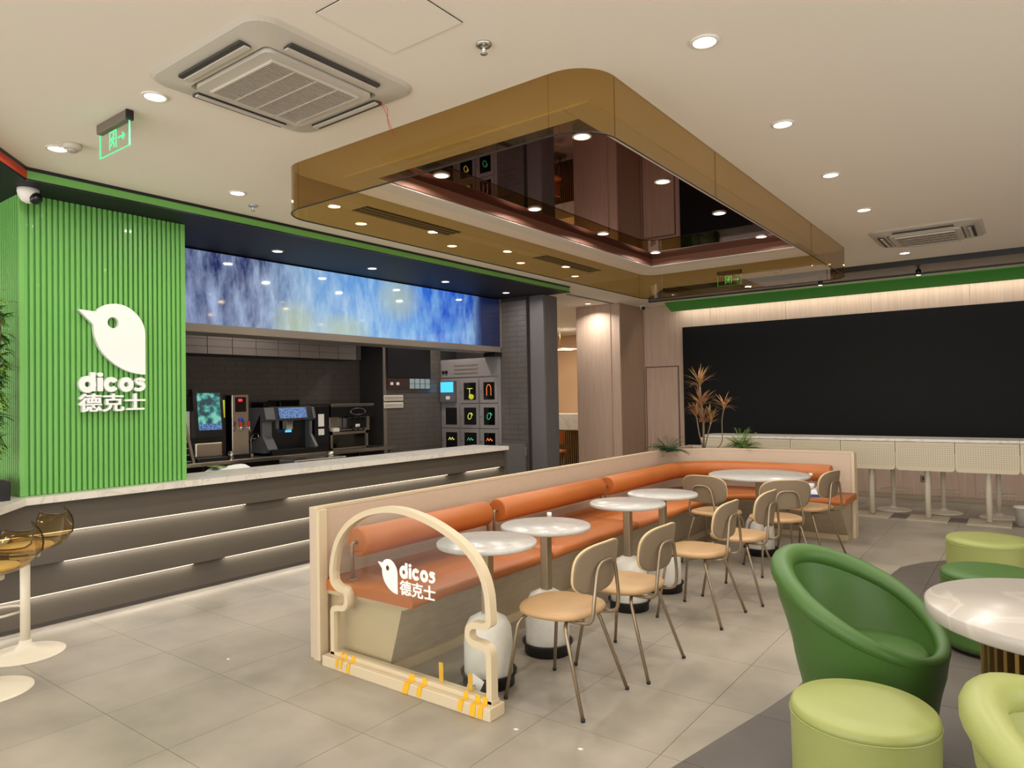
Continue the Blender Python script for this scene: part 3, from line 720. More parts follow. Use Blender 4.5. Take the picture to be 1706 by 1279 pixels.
bc = thing('back_counter', 'stainless steel work counter along the kitchen wall', 'counter', (-7.6, 5.0, 0))
at_(MB().box(-8.0, -7.2, 3.1, 6.86, .84, .885, .004), bc).build('worktop', 'steel', bc)
for y in (3.2, 4.4, 5.6, 6.8):
    for x in (-7.26, -7.9): at_(MB().cyl(x, y, 0, .84, .02, 10), bc).build('leg', 'steel', bc)
at_(MB().box(-7.95, -7.22, 3.12, 6.84, .25, .27), bc).build('shelf', 'steel', bc)
CT = .885
jd = thing('juice_dispenser', 'tall black drinks dispenser with a tilted bright picture screen', 'dispenser', (-7.45, 4.12, CT))
at_(MB().box(-7.85, -7.42, 3.92, 4.42, CT, 1.62, .01), jd).build('cabinet', 'bplas', jd)
at_(MB().prism([(-7.45, 1.15), (-7.31, 1.15), (-7.37, 1.68), (-7.45, 1.68)], lambda x, z: (x, 3.99, z), lambda x, z: (x, 4.34, z)), jd).build('screen_head', 'bplas', jd)
q = MB().prism([(-7.318, 1.25), (-7.312, 1.25), (-7.357, 1.64), (-7.363, 1.64)], lambda x, z: (x, 4.035, z), lambda x, z: (x, 4.30, z)); at_(q, jd).build('picture_screen', 'scrd', jd)
q = MB().prism([(-7.312, 1.23), (-7.304, 1.23), (-7.312, 1.30), (-7.320, 1.30)], lambda x, z: (x, 4.035, z), lambda x, z: (x, 4.30, z)); at_(q, jd).build('button_bar', 'lcd2', jd)
at_(MB().box(-7.42, -7.33, 4.0, 4.32, .93, 1.09, .015), jd).build('nozzle_cover', 'steel', jd); at_(MB().box(-7.42, -7.24, 3.98, 4.34, CT, .93, .01), jd).build('drip_tray', 'bplas', jd)
at_(MB().box(-7.42, -7.415, 4.345, 4.40, 1.36, 1.56), jd).build('yellow_label', 'yell', jd); at_(MB().box(-7.42, -7.415, 3.925, 3.985, 1.1, 1.44), jd).build('notice_label', 'paper', jd)
bo = thing('water_boiler', 'slim stainless steel hot water boiler with two red-tipped taps', 'water boiler', (-7.45, 4.56, CT))
at_(MB().box(-7.62, -7.36, 4.455, 4.67, CT+.04, 1.62, .008), bo).build('tank', 'steel', bo)
at_(MB().box(-7.362, -7.352, 4.49, 4.63, 1.42, 1.59), bo).build('display', 'glassd', bo); at_(MB().box(-7.352, -7.35, 4.53, 4.58, 1.54, 1.57), bo).build('red_indicator', mat('red_led', (220, 30, 40), .5, emit=(230, 40, 50), es=1.2), bo)
q = MB().lathe([(0, 0), (.033, 0), (.033, .008), (0, .008)], n=20); q.v = [(-7.36+v[2], 4.565+v[0], 1.33+v[1]) for v in q.v]; at_(q, bo).build('blue_badge', 'blue', bo)
for y in (4.52, 4.63):
    at_(MB().tube([(-7.36, y, 1.235), (-7.29, y, 1.235), (-7.285, y, 1.19)], .011, 8), bo).build('tap', 'chrome', bo); at_(MB().box(-7.31, -7.296, y-.012, y+.012, 1.245, 1.31), bo).build('tap_lever', 'redp', bo)
at_(MB().box(-7.62, -7.34, 4.46, 4.68, CT, CT+.04), bo).build('foot_tray', 'bplas', bo)
fa = thing('faucet', 'thin chrome sink faucet between boiler and coffee machine', 'faucet', (-7.5, 4.78, CT))
MB().tube(smoothpath([(0, 0, 0), (0, 0, .22), (.03, .02, .27), (.12, .02, .27), (.13, .02, .22)], .03), .01, 8).build('spout', 'chrome', fa); MB().box(-.01, .01, .02, .07, .2, .215).box(-.02, .02, -.02, .02, 0, .03).build('handle', 'chrome', fa)
sc = thing('steel_cup', 'small steel cup in front of the drinks dispenser', 'cup', (-7.3, 4.40, CT)); MB().lathe([(.03, 0), (.036, .09), (.033, .09), (.028, .006), (0, .006)]).build('body', 'steel', sc)
cm = thing('coffee_machine', 'grey bean to cup coffee machine with angled touch screen', 'coffee machine', (-7.5, 5.25, CT))
at_(MB().box(-7.85, -7.5, 4.90, 5.56, CT+.03, 1.44, .01), cm).build('rear_body', 'gplas', cm)
sd = [(-7.86, .915), (-7.36, .915), (-7.28, .96), (-7.40, 1.12), (-7.40, 1.28), (-7.32, 1.32), (-7.36, 1.46), (-7.86, 1.46)]
at_(MB().prism(sd, lambda x, z: (x, 4.87, z), lambda x, z: (x, 5.0, z)), cm).build('side_panel', 'gplas', cm); at_(MB().prism(sd, lambda x, z: (x, 5.55, z), lambda x, z: (x, 5.59, z)), cm).build('side_panel', 'gplas', cm)
at_(MB().prism([(-7.7, 1.02), (-7.44, 1.38), (-7.44, 1.12)], lambda x, z: (x, 4.866, z), lambda x, z: (x, 4.871, z)), cm).build('side_vent', 'bplas', cm)
at_(MB().prism([(-7.5, 1.3), (-7.325, 1.3), (-7.365, 1.47), (-7.5, 1.47)], lambda x, z: (x, 4.93, z), lambda x, z: (x, 5.55, z)), cm).build('head', 'bplas', cm)
at_(MB().prism([(-7.325, 1.325), (-7.32, 1.325), (-7.351, 1.455), (-7.356, 1.455)], lambda x, z: (x, 5.06, z), lambda x, z: (x, 5.46, z)), cm).build('touch_screen', 'lcd2', cm)
at_(MB().box(-7.5, -7.49, 4.93, 5.55, .93, 1.3), cm).build('recess', 'bplas', cm); at_(MB().box(-7.5, -7.29, 4.93, 5.55, CT, .95, .006), cm).build('drip_tray', 'bplas', cm)
at_(MB().box(-7.46, -7.38, 5.19, 5.29, 1.18, 1.30, .01), cm).build('spout', 'chrome', cm); at_(MB().box(-7.42, -7.40, 5.2, 5.28, 1.15, 1.175), cm).build('spout_glow', 'lcd', cm)
for a, b, h in ((4.97, 5.15, 1.53), (5.2, 5.5, 1.55)): at_(MB().box(-7.8, -7.52, a, b, 1.44, h, .015), cm).build('bean_hopper', 'glassd', cm)
mf = thing('milk_fridge', 'black milk fridge tower with white stickers beside the coffee machine', 'fridge', (-7.5, 5.73, CT))
at_(MB().box(-7.85, -7.38, 5.615, 5.845, CT, 1.47, .008), mf).build('cabinet', 'bplas', mf)
for z0, z1 in ((1.2, 1.36), (1.09, 1.17)): at_(MB().box(-7.38, -7.376, 5.67, 5.76, z0, z1), mf).build('sticker', 'paper', mf)
wc = thing('wine_cooler', 'low steel framed glass door cooler under the ice cream machine', 'cooler', (-7.5, 6.17, CT))
at_(MB().box(-7.85, -7.40, 5.86, 6.5, CT, 1.115, .005), wc).build('cabinet', 'bplas', wc)
fr_ = MB(); 
for a in ((5.86, 6.5, 1.08, 1.115), (5.86, 6.5, CT, CT+.02), (5.86, 5.895, CT, 1.115), (6.465, 6.5, CT, 1.115)): fr_.box(-7.40, -7.375, *a)
dr = at_(fr_, wc).build('door', 'steel', wc); at_(MB().box(-7.40, -7.39, 5.895, 6.465, CT+.02, 1.08), wc).build('glass', 'glassd', dr)
ic = thing('ice_cream_machine', 'black and steel soft ice cream machine with oval badge', 'ice cream machine', (-7.5, 6.2, 1.115))
at_(MB().box(-7.88, -7.45, 5.9, 6.6, 1.115, 1.45, .01), ic).build('body', 'steel', ic); at_(MB().box(-7.88, -7.38, 5.88, 6.62, 1.31, 1.45, .01), ic).build('head', 'bplas', ic)
at_(MB().box(-7.88, -7.38, 5.88, 6.62, 1.452, 1.49, .006), ic).build('top_tray', 'steel', ic); at_(MB().box(-7.45, -7.35, 6.12, 6.46, 1.15, 1.31, .015), ic).build('dispensing_head', 'bplas', ic)
q = MB().tube([(0, .13*cos(a*pi/12), .045*sin(a*pi/12)) for a in range(24)], .004, 6, closed=True); q.v = [(v[0]-7.375, v[1]+6.33, v[2]+1.38) for v in q.v]; at_(q, ic).build('badge_ring', 'chrome', ic)
for y in (6.2, 6.29, 6.38): at_(MB().tube([(-7.36, y, 1.27), (-7.30, y, 1.3), (-7.27, y+.02, 1.32)], .009, 8).cyl(-7.33, y, 1.13, 1.18, .013, 10), ic).build('draw_lever', 'bplas', ic)
at_(MB().box(-7.36, -7.345, 6.26, 6.33, 1.17, 1.21), ic).build('label_plate', 'paper', ic)
at_(MB().box(-7.45, -7.36, 5.9, 6.0, 1.12, 1.17, .01), ic).build('cup_holder', 'trimw', ic)
rk = thing('tray_rack', 'steel slanted tray rack at the edge of the green panel', 'rack', (-7.3, 3.75, CT))
for k in range(5): at_(MB().box(-7.5, -7.2, 3.6, 3.88-k*.012, CT+.02+k*.07, CT+.03+k*.07), rk).build('tray', 'steel', rk)
at_(MB().prism([(3.9, CT), (3.93, CT), (3.83, 1.33), (3.8, 1.33)], lambda y, z: (-7.2, y, z), lambda y, z: (-7.22, y, z)), rk).build('upright', 'steel', rk)
pt = thing('prep_table', 'low stainless prep table just behind the counter top', 'table', (-6.55, 4.6, 0))
at_(MB().box(-6.9, -6.25, 3.2, 6.6, .78, .81, .003), pt).build('top', 'steel', pt)
for y in (3.3, 6.5):
    for x in (-6.3, -6.85): at_(MB().cyl(x, y, 0, .78, .018, 8), pt).build('leg', 'steel', pt)
def softpack(name, label, x, y, z, a, b, h, M, cat, rz=0):
    t = thing(name, label, cat, (x, y, z), rz); mb = MB(); n_ = 10; vs = []
    for i in range(n_+1):
        for j in range(n_+1):
            u, v = i/n_*2-1, j/n_*2-1; hh = h*(1-u**4)*(1-v**4)*(.8+.2*sin(5*u+3*v)); vs.append((a*u, b*v, .002+hh))
    fs = [(i*(n_+1)+j, (i+1)*(n_+1)+j, (i+1)*(n_+1)+j+1, i*(n_+1)+j+1) for i in range(n_) for j in range(n_)]
    mb.add(vs, fs, True); mb.add([(v[0], v[1], 0) for v in vs], [f[::-1] for f in fs]); mb.build('pouch', M, t); return t
p_ = softpack('supply_bag', 'white and green plastic supply bag on the prep table', -6.55, 3.95, .81, .16, .26, .09, 'paper', 'bag'); MB().box(-.1, .1, -.2, -.1, .08, .086).build('green_print', 'leafl', p_)
sx = thing('utensil_tray', 'steel utensil tray on the prep table left of the ice cream machine', 'tray', (-6.6, 5.0, .81)); MB().box(-.15, .15, -.35, .35, 0, .075, .01).build('pan', 'steel', sx); MB().cyl(.05, .2, .075, .13, .04, 14).build('pot', 'steel', sx)

# menu board wall
nb = thing('menu_board', 'black hanging menu board with a strip of cards at its foot', 'board', (-7.49, 7.4, 1.68))
at_(MB().box(-7.484, -7.46, 6.965, 7.86, 1.86, 2.34, .003), nb).build('screen', 'black', nb); at_(MB().box(-7.484, -7.47, 6.965, 7.86, 1.68, 1.86, .002), nb).build('lower_strip', 'brown', nb)
for k in range(4):
    for r in range(2): at_(MB().box(-7.47, -7.465, 7.41+k*.112, 7.505+k*.112, 1.69+r*.078, 1.762+r*.078), nb).build('card', 'cyan', nb)
for y in (7.02, 7.14): at_(MB().box(-7.47, -7.466, y, y+.055, 1.745, 1.785), nb).build('icon', 'paper', nb)
for z, l in ((1.555, 'upper'), (1.45, 'lower')):
    sp_ = thing('switch_plate', '%s white plate of switches under the menu board' % l, 'switch', (-7.485, 7.09, z)); MB().box(-.006, .006, -.19, .19, -.04, .04, .003).build('plate', 'trimw', sp_)
    for k in range(6): MB().box(.006, .01, -.175+k*.06, -.125+k*.06, -.025, .025).build('rocker', 'acslat', sp_)
# pickup lockers
lk = thing('pickup_locker', 'grey pickup locker cabinet with windowed doors and a blue screen', 'locker', (-6.9, 8.12, 0))
X0, X1 = -7.49, -6.30
at_(MB().box(X0, X1, 8.12, 8.5, 0, 2.14, .004), lk).build('cabinet', 'lock', lk)
at_(MB().box(X0+.02, X1-.04, 8.108, 8.122, 1.86, 2.11, .003), lk).build('top_panel', 'lock', lk)
for k in range(3): at_(MB().box(-7.2, -6.72, 8.103, 8.11, 1.91+k*.06, 1.935+k*.06), lk).build('vent_slot', 'frame', lk)
for x in (-7.42, -7.355):
    q = MB().cyl(0, 0, 0, .014, .026, 16); q.v = [(x+v[0], 8.108-v[2], 1.945+v[1]) for v in q.v]; at_(q, lk).build('fan_hole', 'black', lk)
CX = [-7.47, -7.09, -6.70, -6.34]
RZ = [(1.46, 1.82), (1.08, 1.44), (.70, 1.06), (.32, .68)]
for r, (z0, z1) in enumerate(RZ):
    for c in range(3):
        xa, xb = CX[c]+.01, CX[c+1]-.01
        if r == 0 and c == 0:
            at_(MB().box(xa-.0, xb-.06, 8.06, 8.12, z0+.02, z1-.01, .006), lk).build('terminal', 'gplas', lk)
            at_(MB().box(xa+.02, xb-.08, 8.055, 8.06, z0+.17, z1-.03), lk).build('touch_screen', 'lcd', lk); at_(MB().box(xa+.13, xb-.15, 8.055, 8.06, z0+.06, z0+.11), lk).build('scanner', 'paper', lk); continue
        d = at_(MB().box(xa, xb, 8.104, 8.12, z0, z1, .003), lk).build('door', 'lock', lk)
        wx0, wx1 = xa+.08, xb-.05
        at_(MB().box(wx0, wx1, 8.1005, 8.105, z0+.05, z1-.05), lk).build('window', 'glassd', d)
        q = MB().cyl(0, 0, 0, .012, .011, 10); q.v = [(xa+.03+v[0], 8.104-v[2], (z0+z1)/2+v[1]) for v in q.v]; at_(q, lk).build('knob', 'chrome', d)
        cx, cz = (wx0+wx1)/2, (z0+z1)/2
        if (r, c) == (1, 0): continue
        nm = {0: 'neon3', 1: 'neon1', 2: 'neon2'}[(r+c) % 3] if r > 0 else ('neon3', 'neon2', 'neon1')[c]
        if r == 0 and c == 2: pts = [(-.04, -.07), (-.04, .05), (-.015, .09), (.015, .09), (.04, .05), (.04, -.07)]
        elif r == 0: pts = [(-.05, .04), (.06, .04), (.0, .04), (.0, -.08)]
        elif r == 1: pts = [(.055*cos(k*.9)*(1-.06*k), .05*sin(k*.9+.3)) for k in range(9)]
        else: pts = [(-.06+.013*k, .05-.02*abs((k % 4)-2)) for k in range(10)]
        at_(MB().tube([(cx+a, 8.097, cz+b) for a, b in pts], .005, 5), lk).build('printed_icon', nm, d)
        if r == 0 and c == 1: at_(MB().lathe([(0, 0), (.05, 0), (.05, .003), (0, .003)], n=16), lk); q = MB().cyl(0, 0, 0, .003, .05, 16); q.v = [(cx+.03+v[0], 8.1-v[2], cz-.085+v[1]*.8) for v in q.v]; at_(q, lk).build('yellow_spot', 'yell', d)

# ================================================================== FAR WALL: screen, high tables
sw = thing('led_screen', 'huge blank black display wall on the far side', 'screen', (-1.5, 11.2, .67))
for k in range(6):
    x0 = -4.74+k*1.2; MB().box(x0+1.5, x0+2.6995, -.02, .0, 0, 2.0).build('screen_module', 'screenb', sw)
MB().box(-3.245, 3.97, -.012, .03, -.004, 2.004).build('case', 'black', sw)
def hightable(x0, label, left_round=False, base=True):
    t = thing('high_table', label, 'table', (x0+.3, 9.62, 0), 0, 'high tables under the black screen')
    W = .299
    poly = [(-W, -.27), (W, -.27), (W, .25), (-W, .25)]
    if left_round: poly = [(W, -.27), (W, .25)]+arc(-W+.15, .10, .15, 90, 180, 5)+arc(-W+.15, -.12, .15, 180, 270, 5)
    MB().slab(poly, .935, .965).build('tabletop', 'marb', t)
    a = [(-W, .0), (-W, -.28)]
    y = -.262; pp = [(-W, .93), (-W, .60)]+[]
    pr = [(-W+.002, .93)]+[(x, z) for x, z in arc(-W+.042, .635, .04, 180, 270, 4)]+[(x, z) for x, z in arc(W-.042, .635, .04, 270, 360, 4)]+[(W-.002, .93)]
    pn = MB().prism(pr, lambda x, z: (x, y, z), lambda x, z: (x, y+.012, z)).build('modesty_panel', 'perf', t)
    d = MB()
    for i in range(24):
        for j in range(11): 
            x = -.27+i*.0235; z = .65+j*.0235; d.add([(x, y-.0006, z), (x+.008, y-.0006, z), (x+.008, y-.0006, z+.008), (x, y-.0006, z+.008)], [(0, 1, 2, 3)])
    d.build('perforation', mat('perf_hole', (150, 138, 112), .8) if 'perf_hole' not in bpy.data.materials else bpy.data.materials['perf_hole'], pn, kind='stuff')
    MB().cyl(0, -.03, .02, .935, .032, 20).build('column', 'whitem', t)
    MB().box(-.21, .21, -.25, .19, .0, .016, .004).build('base_plate', mat('greige_metal', (176, 164, 144), .4) if 'greige_metal' not in bpy.data.materials else bpy.data.materials['greige_metal'], t)
    MB().box(-.1, .1, -.1, .08, .915, .935).build('bracket', 'whitem', t)
    return t
names = ['leftmost high table with rounded end, under the black screen', 'high table behind the two ferns on the planter', 'high table partly hidden by the right end of the banquette', 'white high table just right of the banquette end, first with its base in view', 'white high table second to the right of the banquette end', 'white high table third to the right of the banquette end', 'white high table at the right edge of the photo', 'white high table beyond the right edge']
for k in range(8): hightable(-3.733+.6*k-.0, names[k], k == 0)
ks = thing('bar_stool', 'x', 'stool')
MB().lathe([(.205, 0), (.205, .006), (.19, .012), (.1, .022), (.05, .035), (.03, .06), (0, .06)]).build('base', 'whitem', ks)
MB().cyl(0, 0, .05, .56, .026, 18).build('pole', 'whitem', ks)
MB().tube([(.17*cos(a), .03+.13*sin(a), .27) for a in [pi*k/10 for k in range(-1, 12)]], .009, 8).tube([(-.165, 0, .27), (.165, 0, .27)], .009, 8).build('footrest', 'whitem', ks)
MB().lathe([(0, .56), (.17, .56), (.185, .575), (.18, .59), (0, .60)]).build('seat', 'cream', ks)
stn = ['white round based stool behind the first high table right of the banquette', 'white round based stool behind the second high table right of the banquette', 'white round based stool behind the third high table right of the banquette', 'white round based stool behind the high table hidden by the banquette']
for i, (x, y) in enumerate(((-1.48, 10.15), (-.93, 10.2), (-.36, 10.12), (-2.1, 10.15))):
    if i == 0: ks.location = (x, y, 0); ks['label'] = stn[0]; ks['group'] = 'stools behind the high tables'
    else: dup(ks, (x, y, 0), 0, stn[i], 'stools behind the high tables')
ol = thing('wall_outlet', 'small square wall outlet below the black screen', 'outlet', (-1.25, 11.228, .30)); MB().box(-.045, .045, -.012, 0, -.045, .045, .003).build('plate', 'frame', ol); MB().box(-.02, .02, -.014, -.012, -.02, .02).build('socket', 'vent', ol)
bk = thing('white_bin', 'small white plastic bin on the floor at the right edge', 'bin', (-.12, 9.1+.55, 0)); MB().lathe([(.07, 0), (.09, .2), (.095, .2), (.095, .215), (.085, .215), (.066, .01), (0, .01)]).build('body', 'plast', bk)

# ================================================================== BANQUETTE
PX = -3.42; AC = (-2.65, 7.2)
def bpath(off, y0, x1, n=16):
    """path parallel to the partition's inner face, off = distance inwards"""
    r = .77-off; return [(PX+off, y0)]+arc(AC[0], AC[1], r, 180, 90, n)+[(x1, AC[1]+r)]
bq = thing('banquette', 'long curved banquette of pale laminate with orange leather seat and bolsters', 'bench', (-3.0, 5.2, 0))
B = lambda mb: at_(mb, bq)
B(MB().strip(bpath(0, 2.60, -1.53), .03, 0, .89)).build('partition', 'wood2', bq)
B(MB().box(-3.50, -3.455, 2.615, 8.4, 0, .895, .003)).build('outer_partition', 'wood2', bq)
B(MB().strip(bpath(-.036, 2.61, -1.53), -.04, .886, .902)).build('cap_rail', 'creamw', bq)
B(MB().box(-3.42, -3.39, 2.60, 2.66, 0, .885, .003)).build('end_post', 'creamw', bq)
# planter behind the curve
pl = MB().slab([(-3.455, 7.2)]+arc(AC[0], AC[1], .80, 180, 90, 12)+[(-1.53, 8.0), (-1.53, 8.06), (-2.35, 8.37), (-3.455, 8.37)], 0, .84)
B(pl).build('planter_body', 'wood2', bq)
B(MB().slab([(-3.45, 7.28)]+arc(AC[0], AC[1], .805, 172, 90, 12)+[(-1.6, 8.01), (-1.6, 8.06), (-2.35, 8.34), (-3.45, 8.34)], .84, .865)).build('soil', 'soil', bq)
B(MB().strip([(-1.53, 8.075), (-2.35, 8.375), (-3.5, 8.375)], -.03, 0, .895)).build('planter_back', 'wood2', bq); B(MB().box(-1.545, -1.515, 7.955, 8.09, 0, .895, .003)).build('planter_end', 'creamw', bq)
# bench base (slanted front) + plinth + seat cushions + bolsters
def loft(top, bot, z1, z0, back):
    mb = MB(); k = len(top)
    vs = [(x, y, z1) for x, y in top]+[(x, y, z0) for x, y in bot]+[(x, y, z0) for x, y in back]+[(x, y, z1) for x, y in back]
    fs = []
    for i in range(k-1):
        for q in range(4): fs.append((q*k+i, q*k+i+1, ((q+1) % 4)*k+i+1, ((q+1) % 4)*k+i))
    fs += [(0, k, 2*k, 3*k), (k-1, 4*k-1, 3*k-1, 2*k-1)]
    return mb.add(vs, fs)
def fpath(x, y0, yb, x1, r, n=16):
    """front edge path: straight at x, arc radius r, then along y = yb to x1"""
    return [(x, y0)]+arc(x+r, yb-r, r, 180, 90, n)+[(x1, yb)]
S0 = 2.70
B(loft(fpath(-2.80, S0, 7.47, -1.56, .5), fpath(-2.90, S0, 7.80, -1.56, .5), .385, .055, bpath(.002, S0, -1.56))).build('seat_base', 'bent', bq)
B(MB().add([(-3.41, S0-.004, .385), (-2.80, S0-.004, .385), (-2.90, S0-.004, .055), (-3.41, S0-.004, .055), (-3.41, S0, .385), (-2.80, S0, .385), (-2.90, S0, .055), (-3.41, S0, .055)], [(0, 1, 2, 3), (7, 6, 5, 4), (0, 4, 5, 1), (1, 5, 6, 2), (2, 6, 7, 3), (3, 7, 4, 0)])).build('base_end_panel', 'bentl', bq)
B(loft(fpath(-2.88, S0+.01, 7.79, -1.56, .5), fpath(-2.88, S0+.01, 7.79, -1.56, .5), .055, 0, bpath(.002, S0, -1.56))).build('plinth', 'bentl', bq)
B(loft(fpath(-2.70, S0-.04, 7.43, -1.54, .5), fpath(-2.76, S0-.03, 7.45, -1.54, .5), .412, .385, bpath(.002, S0-.04, -1.54))).build('seat_tray', 'bentl', bq)
def cushion(front, back, z0=.412, z1=.472):
    mb = MB(); k = len(front); rows = []
    prof = [(0, z0), (0, z1-.02), (.25, z1-.006), (.6, z1), (1, z1)]      # along front->inwards (0.02 m steps)
    for d, z in ((-.0, z0), (-.008, (z0+z1)/2), (0, z1-.014), (.014, z1-.003), (.035, z1)):
        rows.append([(p[0]+(q[0]-p[0])*d/max(.01, (Vector(q)-Vector(p)).length), p[1]+(q[1]-p[1])*d/max(.01, (Vector(q)-Vector(p)).length), z) for p, q in zip(front, back)])
    rows.append([(q[0], q[1], z1) for q in back]); rows.append([(q[0], q[1], z0) for q in back])
    vs = [v for r in rows for v in r]; n_ = len(rows); fs = []
    for j in range(n_):
        for i in range(k-1): fs.append((j*k+i, j*k+i+1, ((j+1) % n_)*k+i+1, ((j+1) % n_)*k+i))
    mb.add(vs, fs, True); o = len(mb.v)-len(vs)
    mb.f.append([o+j*k for j in range(n_)]); mb.sm.append(False); mb.f.append([o+j*k+k-1 for j in reversed(range(n_))]); mb.sm.append(False)
    return mb
for a, b in ((S0-.05, 4.0), (4.006, 5.3)): 
    n_ = 8; B(cushion([(-2.68, a+(b-a)*i/n_) for i in range(n_+1)], [(PX+.006, a+(b-a)*i/n_) for i in range(n_+1)])).build('seat_cushion', 'orange', bq)
f = fpath(-2.68, 5.306, 7.42, -1.5, .5); bk_ = bpath(.006, 5.306, -1.5)
B(cushion(f, bk_)).build('seat_cushion', 'orange', bq)
def bolster(path, label=None):
    P = [Vector((x, y, .685)) for x, y in path]; L0 = (P[1]-P[0]).normalized(); L1 = (P[-1]-P[-2]).normalized()
    pts = [P[0]-L0*0, P[0]+L0*.012]+P[1:-1]+[P[-1]-L1*.012, P[-1]]; r = .088
    rr = [r*.9]+[r]*(len(pts)-2)+[r*.9]
    o = B(MB().tube(pts, r, 22, rr=rr)).build('bolster', 'orange', bq)
    for e, d in ((P[0], L0), (P[-1], -L1)):
        s_ = e-d*.0; mb = MB().tube(smoothpath([s_+d*.01, s_-d*.035, s_-d*.035+Vector((0, 0, -.03)), s_-d*.035+Vector((0, 0, -.212))], .025), .0115, 8)
        mb2 = MB().cyl(0, 0, 0, .01, .02, 12)
        B(mb).build('support_tube', 'taupe', o)
        q = MB().cyl((s_-d*.035).x, (s_-d*.035).y, .472, .478, .028, 14); B(q).build('foot_flange', 'taupe', o)
bolster([(-3.25, 2.765), (-3.25, 3.4), (-3.25, 3.975)]); bolster([(-3.25, 4.12), (-3.25, 4.9), (-3.25, 5.65)])
bolster([(-3.235, 5.78), (-3.235, 6.5)]+arc(AC[0], AC[1], .585, 180, 90, 18)+[(-2.2, AC[1]+.585), (-1.70, AC[1]+.585)])

# ---- arched glass screen at the banquette end
ag = thing('glass_screen', 'arched cream framed glass screen with a bird emblem at the banquette end', 'screen', (-2.7, 2.62, 0))
ARC = [(-3.279, .06), (-3.279, .325), (-3.235, .338), (-3.175, .345), (-3.155, .375), (-3.155, .425), (-3.175, .448), (-3.235, .450), (-3.279, .480), (-3.284, .54), (-3.265, .638), (-3.224, .731), (-3.14, .82), (-3.019, .888), (-2.866, .93), (-2.72, .938), (-2.564, .915), (-2.432, .876), (-2.307, .82), (-2.216, .755), (-2.159, .681), (-2.127, .596), (-2.118, .507), (-2.118, .446), (-2.14, .430), (-2.225, .423), (-2.25, .398), (-2.25, .358), (-2.225, .338), (-2.15, .334), (-2.118, .31), (-2.118, .06)]
G = lambda mb: at_(mb, ag)
def ribbon(pts, w, y0, y1):
    """flat bar of width w following a closed-ended path in the XZ plane"""
    a_, b_ = 9, 23; C = pts[a_-1:b_+2]; mid = []
    for i in range(1, len(C)-2):
        p0, p1, p2, p3 = [Vector(q) for q in C[i-1:i+3]]
        for j in range(4):
            t = j/4; mid.append(tuple(.5*(2*p1+(p2-p0)*t+(2*p0-5*p1+4*p2-p3)*t*t+(3*p1-p0-3*p2+p3)*t**3)))
    L1 = smoothpath([(x, 0, z) for x, z in pts[:a_+1]], .02, 4); L2 = smoothpath([(x, 0, z) for x, z in pts[b_:]], .02, 4)
    P2 = [(p.x, p.z) for p in L1[:-1]]+mid+[(p.x, p.z) for p in L2]
    A = offs(P2, w/2); Bb = offs(P2, -w/2); k = len(A)
    vs = [(x, y0, z) for x, z in A]+[(x, y1, z) for x, z in A]+[(x, y1, z) for x, z in Bb]+[(x, y0, z) for x, z in Bb]; fs = []
    for i in range(k-1):
        for q in range(4): fs.append((q*k+i, q*k+i+1, ((q+1) % 4)*k+i+1, ((q+1) % 4)*k+i))
    fs += [(0, k, 2*k, 3*k), (k-1, 4*k-1, 3*k-1, 2*k-1)]
    return MB().add(vs, fs)
G(ribbon(ARC, .032, 2.60, 2.65)).build('arch_frame', 'creamw', ag)
G(MB().box(-3.33, -2.085, 2.565, 2.68, 0, .062, .006)).build('sill', 'creamw', ag); G(MB().box(-3.30, -2.10, 2.60, 2.66, .062, .085, .004)).build('sill_step', 'creamw', ag)
gpoly = [(x, z) for x, z in ARC]; G(MB().prism(gpoly, lambda x, z: (x, 2.622, z), lambda x, z: (x, 2.628, z))).build('glass_pane', 'clear', ag)
gl = bpy.data.objects['glass_pane']
o = obj('bird_emblem', bird_mesh(-2.906, -2.752, .487, .667, .001, 'white'), ag); o.rotation_euler = (pi/2, 0, 0); o.location = (2.7, -.0005, 0)
dicos(ag, -2.738, -2.475, .582, .662, .001, (2.7, -.0005, 0), (pi/2, 0, 0))
o = obj('chinese_letters', text_mesh('chinese_letters', '德克士', 'white', (-2.735, -2.478, .49, .568), .012, .001, .0016), ag); o.rotation_euler = (pi/2, 0, 0); o.location = (2.7, -.0005, 0)
def tape(x, z0, z1, w, label, lean=0):
    t = thing('tape_strip', label, 'tape', (x, 2.563, z0))
    d = z1-z0; MB().add([(-w/2, -.001, 0), (w/2, -.001, 0), (w/2+lean, -.001, d), (-w/2+lean, -.001, d), (-w/2, .001, 0), (w/2, .001, 0), (w/2+lean, .001, d), (-w/2+lean, .001, d)], [(0, 1, 2, 3), (7, 6, 5, 4), (0, 4, 5, 1), (1, 5, 6, 2), (2, 6, 7, 3), (3, 7, 4, 0)]).build('front_flap', 'tape', t)
    MB().box(-w/2+lean, w/2+lean, 0, .038, d, d+.001).build('top_flap', 'tape', t); MB().box(-w/2+lean, w/2+lean, .035, .037, d, d+.024+.01).build('back_flap', 'tape', t)
tl = ['yellow tape strip at the left end of the glass screen sill', 'second yellow tape strip from the left on the sill', 'third yellow tape strip from the left on the sill, slightly leaning', 'wide yellow tape strip in the middle of the sill, left one', 'yellow tape strip in the middle of the sill, right one', 'third yellow tape strip from the right end of the sill', 'second yellow tape strip from the right end of the sill', 'yellow tape strip nearest the right end of the sill']
for i, (x, z0, w, ln) in enumerate(((-3.2, .016, .018, .006), (-3.165, .018, .02, .008), (-3.105, .006, .024, .012), (-2.655, .004, .04, .02), (-2.555, .012, .03, .012), (-2.275, .012, .028, .012), (-2.195, .004, .032, .008), (-2.148, .008, .03, .006))): tape(x, z0, .0625, w, tl[i], ln)
